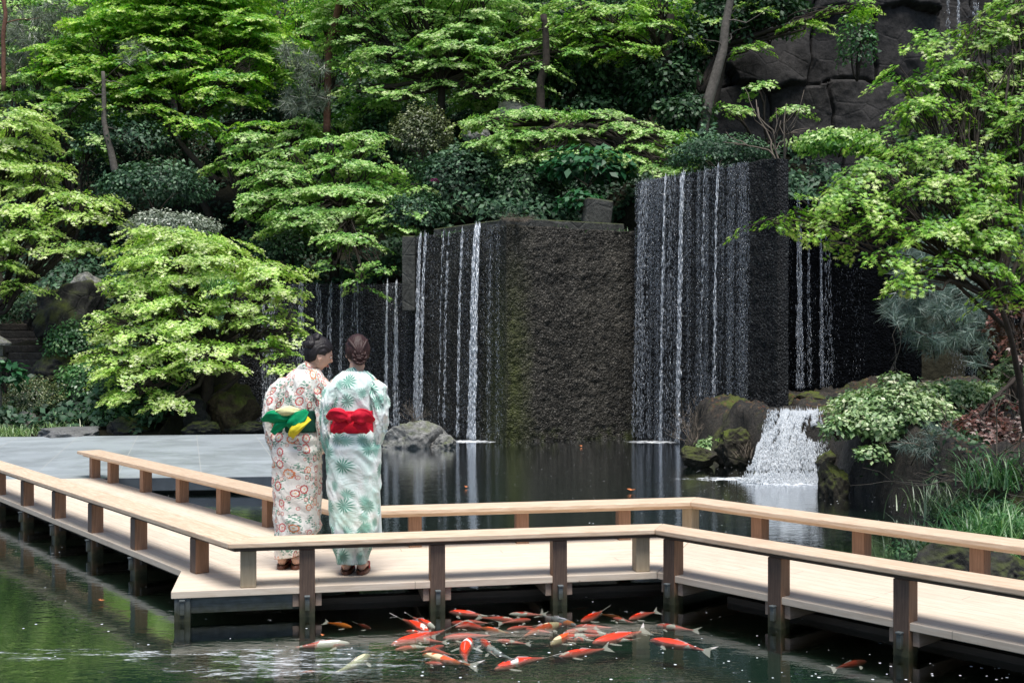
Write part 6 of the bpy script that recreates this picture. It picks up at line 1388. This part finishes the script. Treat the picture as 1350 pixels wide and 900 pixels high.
sleeve(pl, [(.195, .02, 1.285, .030, .050), (.222, .02, 1.235, .052, .078), (.235, .02, 1.14, .052, .090), (.238, .035, 1.02, .042, .110), (.232, .06, .93, .036, .125), (.225, .08, .85, .030, .130), (.215, .09, .79, .020, .125), (.212, .09, .77, .008, .10)], floral, 12, 1, 1.7)
collar(pl, [(.10, .125, 1.10), (.02, .10, 1.24), (.045, .03, 1.335), (.115, -.052, 1.368), (.190, .02, 1.335), (.20, .10, 1.24), (.12, .13, 1.10)], .052, floral, 5)
obi_band(pl, [(.925, .055, .01, .148, .119, 2.4), (.93, .056, .01, .152, .122, 2.4), (1.00, .062, .01, .147, .116, 2.4), (1.065, .070, .01, .147, .114, 2.4), (1.07, .070, .01, .143, .110, 2.4)], dgm, 8)
y0 = -.125
bow_lobe([(.055, y0-.015, 1.02), (-.01, y0-.04, 1.035), (-.085, y0-.045, 1.035), (-.145, y0-.02, 1.01)], [.022, .042, .050, .016], [.016, .028, .020, .005], greenm, pl, 'bow_loop', .5)
bow_lobe([(.03, y0-.02, 1.01), (-.03, y0-.03, .975), (-.075, y0-.02, .925)], [.03, .036, .024], [.014, .016, .006], greenm, pl, 'bow_tail', .2)
bow_lobe([(.105, y0-.035, 1.075), (.04, y0-.06, 1.078), (-.02, y0-.055, 1.065), (-.065, y0-.03, 1.04)], [.016, .034, .036, .022], [.012, .022, .018, .006], crm, pl, 'bow_loop', .25)
bow_lobe([(.03, y0-.03, .975), (.06, y0-.055, .995), (.11, y0-.06, 1.03), (.155, y0-.03, 1.075)], [.020, .046, .050, .020], [.014, .024, .020, .006], greenm, pl, 'bow_loop', -.1)
bow_lobe([(.05, y0-.045, .905), (.075, y0-.065, .945), (.12, y0-.07, .985), (.165, y0-.03, 1.03)], [.030, .034, .036, .026], [.006, .018, .016, .006], yelm, pl, 'bow_tail', 0.)
sandals(pl, feetL)
b = hair_cap(pl, hcL, HL, hair_l, 4)
# rolled updo high at the back of the head
hc = np.array(hcL)
b.build('hair', hair_l, pl, smooth=True)
b = MB()
for k, (x, y, z, rx, ry, rz_, sd_) in enumerate([(-.012, -.070, .075, .052, .040, .034, .3), (.026, -.080, .050, .040, .038, .032, -.5), (-.030, -.086, .040, .036, .036, .034, .6), (.0, -.060, .100, .045, .045, .022, 0)]):
    M_2 = HM_ = HL @ rotM(sd_, .4*k, .2); b.ell(hc+HL @ np.array([x, y, z]), (rx, ry, rz_), M_2, 28, 18, fn=lambda V: V*(1+.07*np.sin(np.arctan2(V[:, 1], V[:, 0])*7+V[:, 2]*60))[:, None])
for k in range(4):
    th = np.linspace(0, 4.2, 14); P = [hc+HL @ np.array([.004+.030*math.cos(t+k*1.5), -.080-.014*math.sin(t*1.3+k), .062+.026*math.sin(t+k*1.5)]) for t in th]; b.tube(P, np.linspace(.012, .006, 14), 8)
b.build('hair_bun', hair_l, pl, smooth=True)

# ---- woman in the mint kimono (right)
locR = ground(466, 757, DECK)
pr = person('woman in mint green and white kimono with a bright red sash bow', locR)
hcR = (.020, .045, 1.458); HR = rotM(R(10), R(-8), R(0))
feetR = [(-.050, .045), (.052, .045)]
shR = [(-.115, .02, 1.245), (.125, .02, 1.245)]
body(pr, hcR, HR, shR, (.0, .01, .82), feetR, [(-.185, .05, 1.02), (.19, .06, 1.02)], [(-.08, .23, .93), (.09, .23, .93)]); face_bits(pr, hcR, HR)
def lowfold2(V, C, S_):
    z = V[..., 2]; seam = np.exp(-((C)/.035)**2)*(S_ < 0)
    return .010*np.exp(-((z-.90)/.03)**2)+.008*np.exp(-((z-.83)/.022)**2)+.005*np.sin(z*30+np.abs(C)*9)*sst(-z, -.72, -.3)*(S_ < .3)-.004*seam
robe('kimono', [(.075, -.012, .03, .094, .088, 2.6), (.13, -.012, .03, .104, .095, 2.6), (.185, -.008, .028, .114, .10, 2.6), (.285, .008, .02, .152, .108, 2.5), (.535, .003, .015, .164, .115, 2.5), (.785, .0, .01, .167, .126, 2.5), (.91, .004, .01, .153, .118, 2.4), (1.01, .004, .01, .142, .102, 2.4), (1.085, .005, .01, .132, .106, 2.2), (1.16, .006, .01, .128, .112, 2.2), (1.23, .006, .012, .138, .108, 2.2), (1.27, .006, .015, .140, .096, 2.3), (1.305, .008, .02, .112, .084, 2.2), (1.335, .008, .022, .066, .066, 2.1)],
     mint, pr, seed=23, fn=lowfold2, u0=.37)
# the overlapping front panel that swings out at the right hem
fp = MB(); rr_ = []
q = []
for i, z in enumerate(np.linspace(.175, .62, 16)):
    t = i/15; xo = .180-.020*t; q.append([(xo-.05, .055, z), (xo-.012, .030+.01*math.sin(t*7), z), (xo+.006, .05, z+.004), (xo-.02, .085, z)])
fp.loft([np.array(a) for a in q]).build('front_panel', mint, pr, smooth=True)
sleeve(pr, [(-.100, .02, 1.275, .030, .050), (-.128, .02, 1.225, .052, .076), (-.150, .02, 1.12, .046, .088), (-.168, .035, 1.02, .040, .105), (-.172, .06, .93, .036, .12), (-.160, .08, .85, .042, .125), (-.146, .09, .79, .040, .12), (-.142, .09, .765, .012, .10)], mint, 31, -1, .9)
sleeve(pr, [(.112, .02, 1.275, .030, .050), (.142, .02, 1.230, .056, .076), (.166, .02, 1.15, .052, .088), (.170, .035, 1.05, .042, .105), (.162, .06, .95, .034, .12), (.150, .08, .88, .030, .125), (.140, .09, .83, .020, .12), (.136, .09, .81, .008, .10)], mint, 32, 1, 2.4)
collar(pr, [(.0, .125, 1.09), (-.075, .10, 1.22), (-.068, .03, 1.315), (.008, -.056, 1.342), (.082, .03, 1.315), (.085, .10, 1.22), (.02, .13, 1.09)], .055, mint, 6)
obi_band(pr, [(.935, .003, .01, .150, .120, 2.4), (.94, .003, .01, .154, .124, 2.4), (1.01, .004, .01, .151, .118, 2.4), (1.075, .005, .01, .150, .116, 2.4), (1.08, .005, .01, .146, .112, 2.4)], redm, 9)
y0 = -.128
bow_lobe([(.0, y0-.025, 1.035), (-.05, y0-.055, 1.055), (-.105, y0-.050, 1.060), (-.150, y0-.015, 1.035)], [.020, .050, .052, .020], [.016, .032, .024, .005], redm, pr, 'bow_loop', .35)
bow_lobe([(.0, y0-.025, 1.035), (.05, y0-.055, 1.050), (.105, y0-.050, 1.050), (.148, y0-.015, 1.015)], [.020, .052, .056, .024], [.016, .032, .024, .005], redm, pr, 'bow_loop', -.35)
bow_lobe([(-.02, y0-.02, 1.02), (-.07, y0-.035, .985), (-.115, y0-.02, .945)], [.028, .038, .020], [.012, .014, .005], redm, pr, 'bow_tail', .3)
bow_lobe([(.03, y0-.02, 1.01), (.075, y0-.035, .985), (.115, y0-.02, .945)], [.028, .044, .024], [.012, .014, .005], redm, pr, 'bow_tail', -.3)
b = MB(); b.ell((.0, y0-.045, 1.035), (.022, .020, .030), nu=20, nv=12); b.build('bow_knot', redm, pr, smooth=True)
sandals(pr, feetR)
hair_cap(pr, hcR, HR, hair_r, 9).build('hair', hair_r, pr, smooth=True)
b = MB(); hc = np.array(hcR)
for k in range(9):      # braided low bun: interlaced loops
    a = k*2*math.pi/9; cx, cz = .026*math.cos(a), -.040+.032*math.sin(a)
    th = np.linspace(0, 2*math.pi, 15); P = [hc+HR @ np.array([.010+cx+.017*math.cos(t+a), -.088+.012*math.sin(2*t+a), cz+.017*math.sin(t+a)]) for t in th]; b.tube(P, .0095+.002*np.sin(th), 8)
b.ell(hc+HR @ np.array([.010, -.075, -.040]), (.045, .030, .048), HR, 24, 16)
for k in range(5):      # twisted strands sweeping down to the bun
    x0 = -.06+.03*k; P = [hc+HR @ np.array([x0*(1-t)*1.0+.010*t, -.060-.038*math.sin(t*2.2), .075-.105*t]) for t in np.linspace(0, 1, 9)]; b.tube(P, .011, 8)
b.build('hair_bun', hair_r, pr, smooth=True)
# ---------------------------------------------------------------- stone lantern post at the left edge
e = empty('stone_lantern', at(-6, 500, 19.6), 'old stone lantern cut by the left edge of the view', 'lantern'); zb = at(0, 570, 19.6)[2]-e.location.z
lm = mat_rock('lantern_stone', (.14, .135, .125), (.30, .29, .27), scale=3, moss=.3)
def lring(r, z, k=12): th = np.arange(k)*2*math.pi/k; return np.stack([r*np.cos(th), r*np.sin(th), np.full(k, z)], 1)
MB().loft([lring(.17, zb), lring(.16, zb+.1), lring(.11, zb+.14), lring(.10, .25)]).build('shaft', lm, e, bevel=.01)
MB().loft([lring(.12, .251), lring(.19, .33), lring(.19, .37), lring(.13, .40)]).build('platform', lm, e, bevel=.01)
MB().loft([lring(.13, .401, 6), lring(.13, .58, 6)]).build('light_box', lm, e, bevel=.01)
MB().loft([lring(.25, .581), lring(.26, .63), lring(.16, .70), lring(.06, .76), lring(.05, .80), lring(.065, .84), lring(.01, .90)]).build('cap', lm, e, bevel=.01)
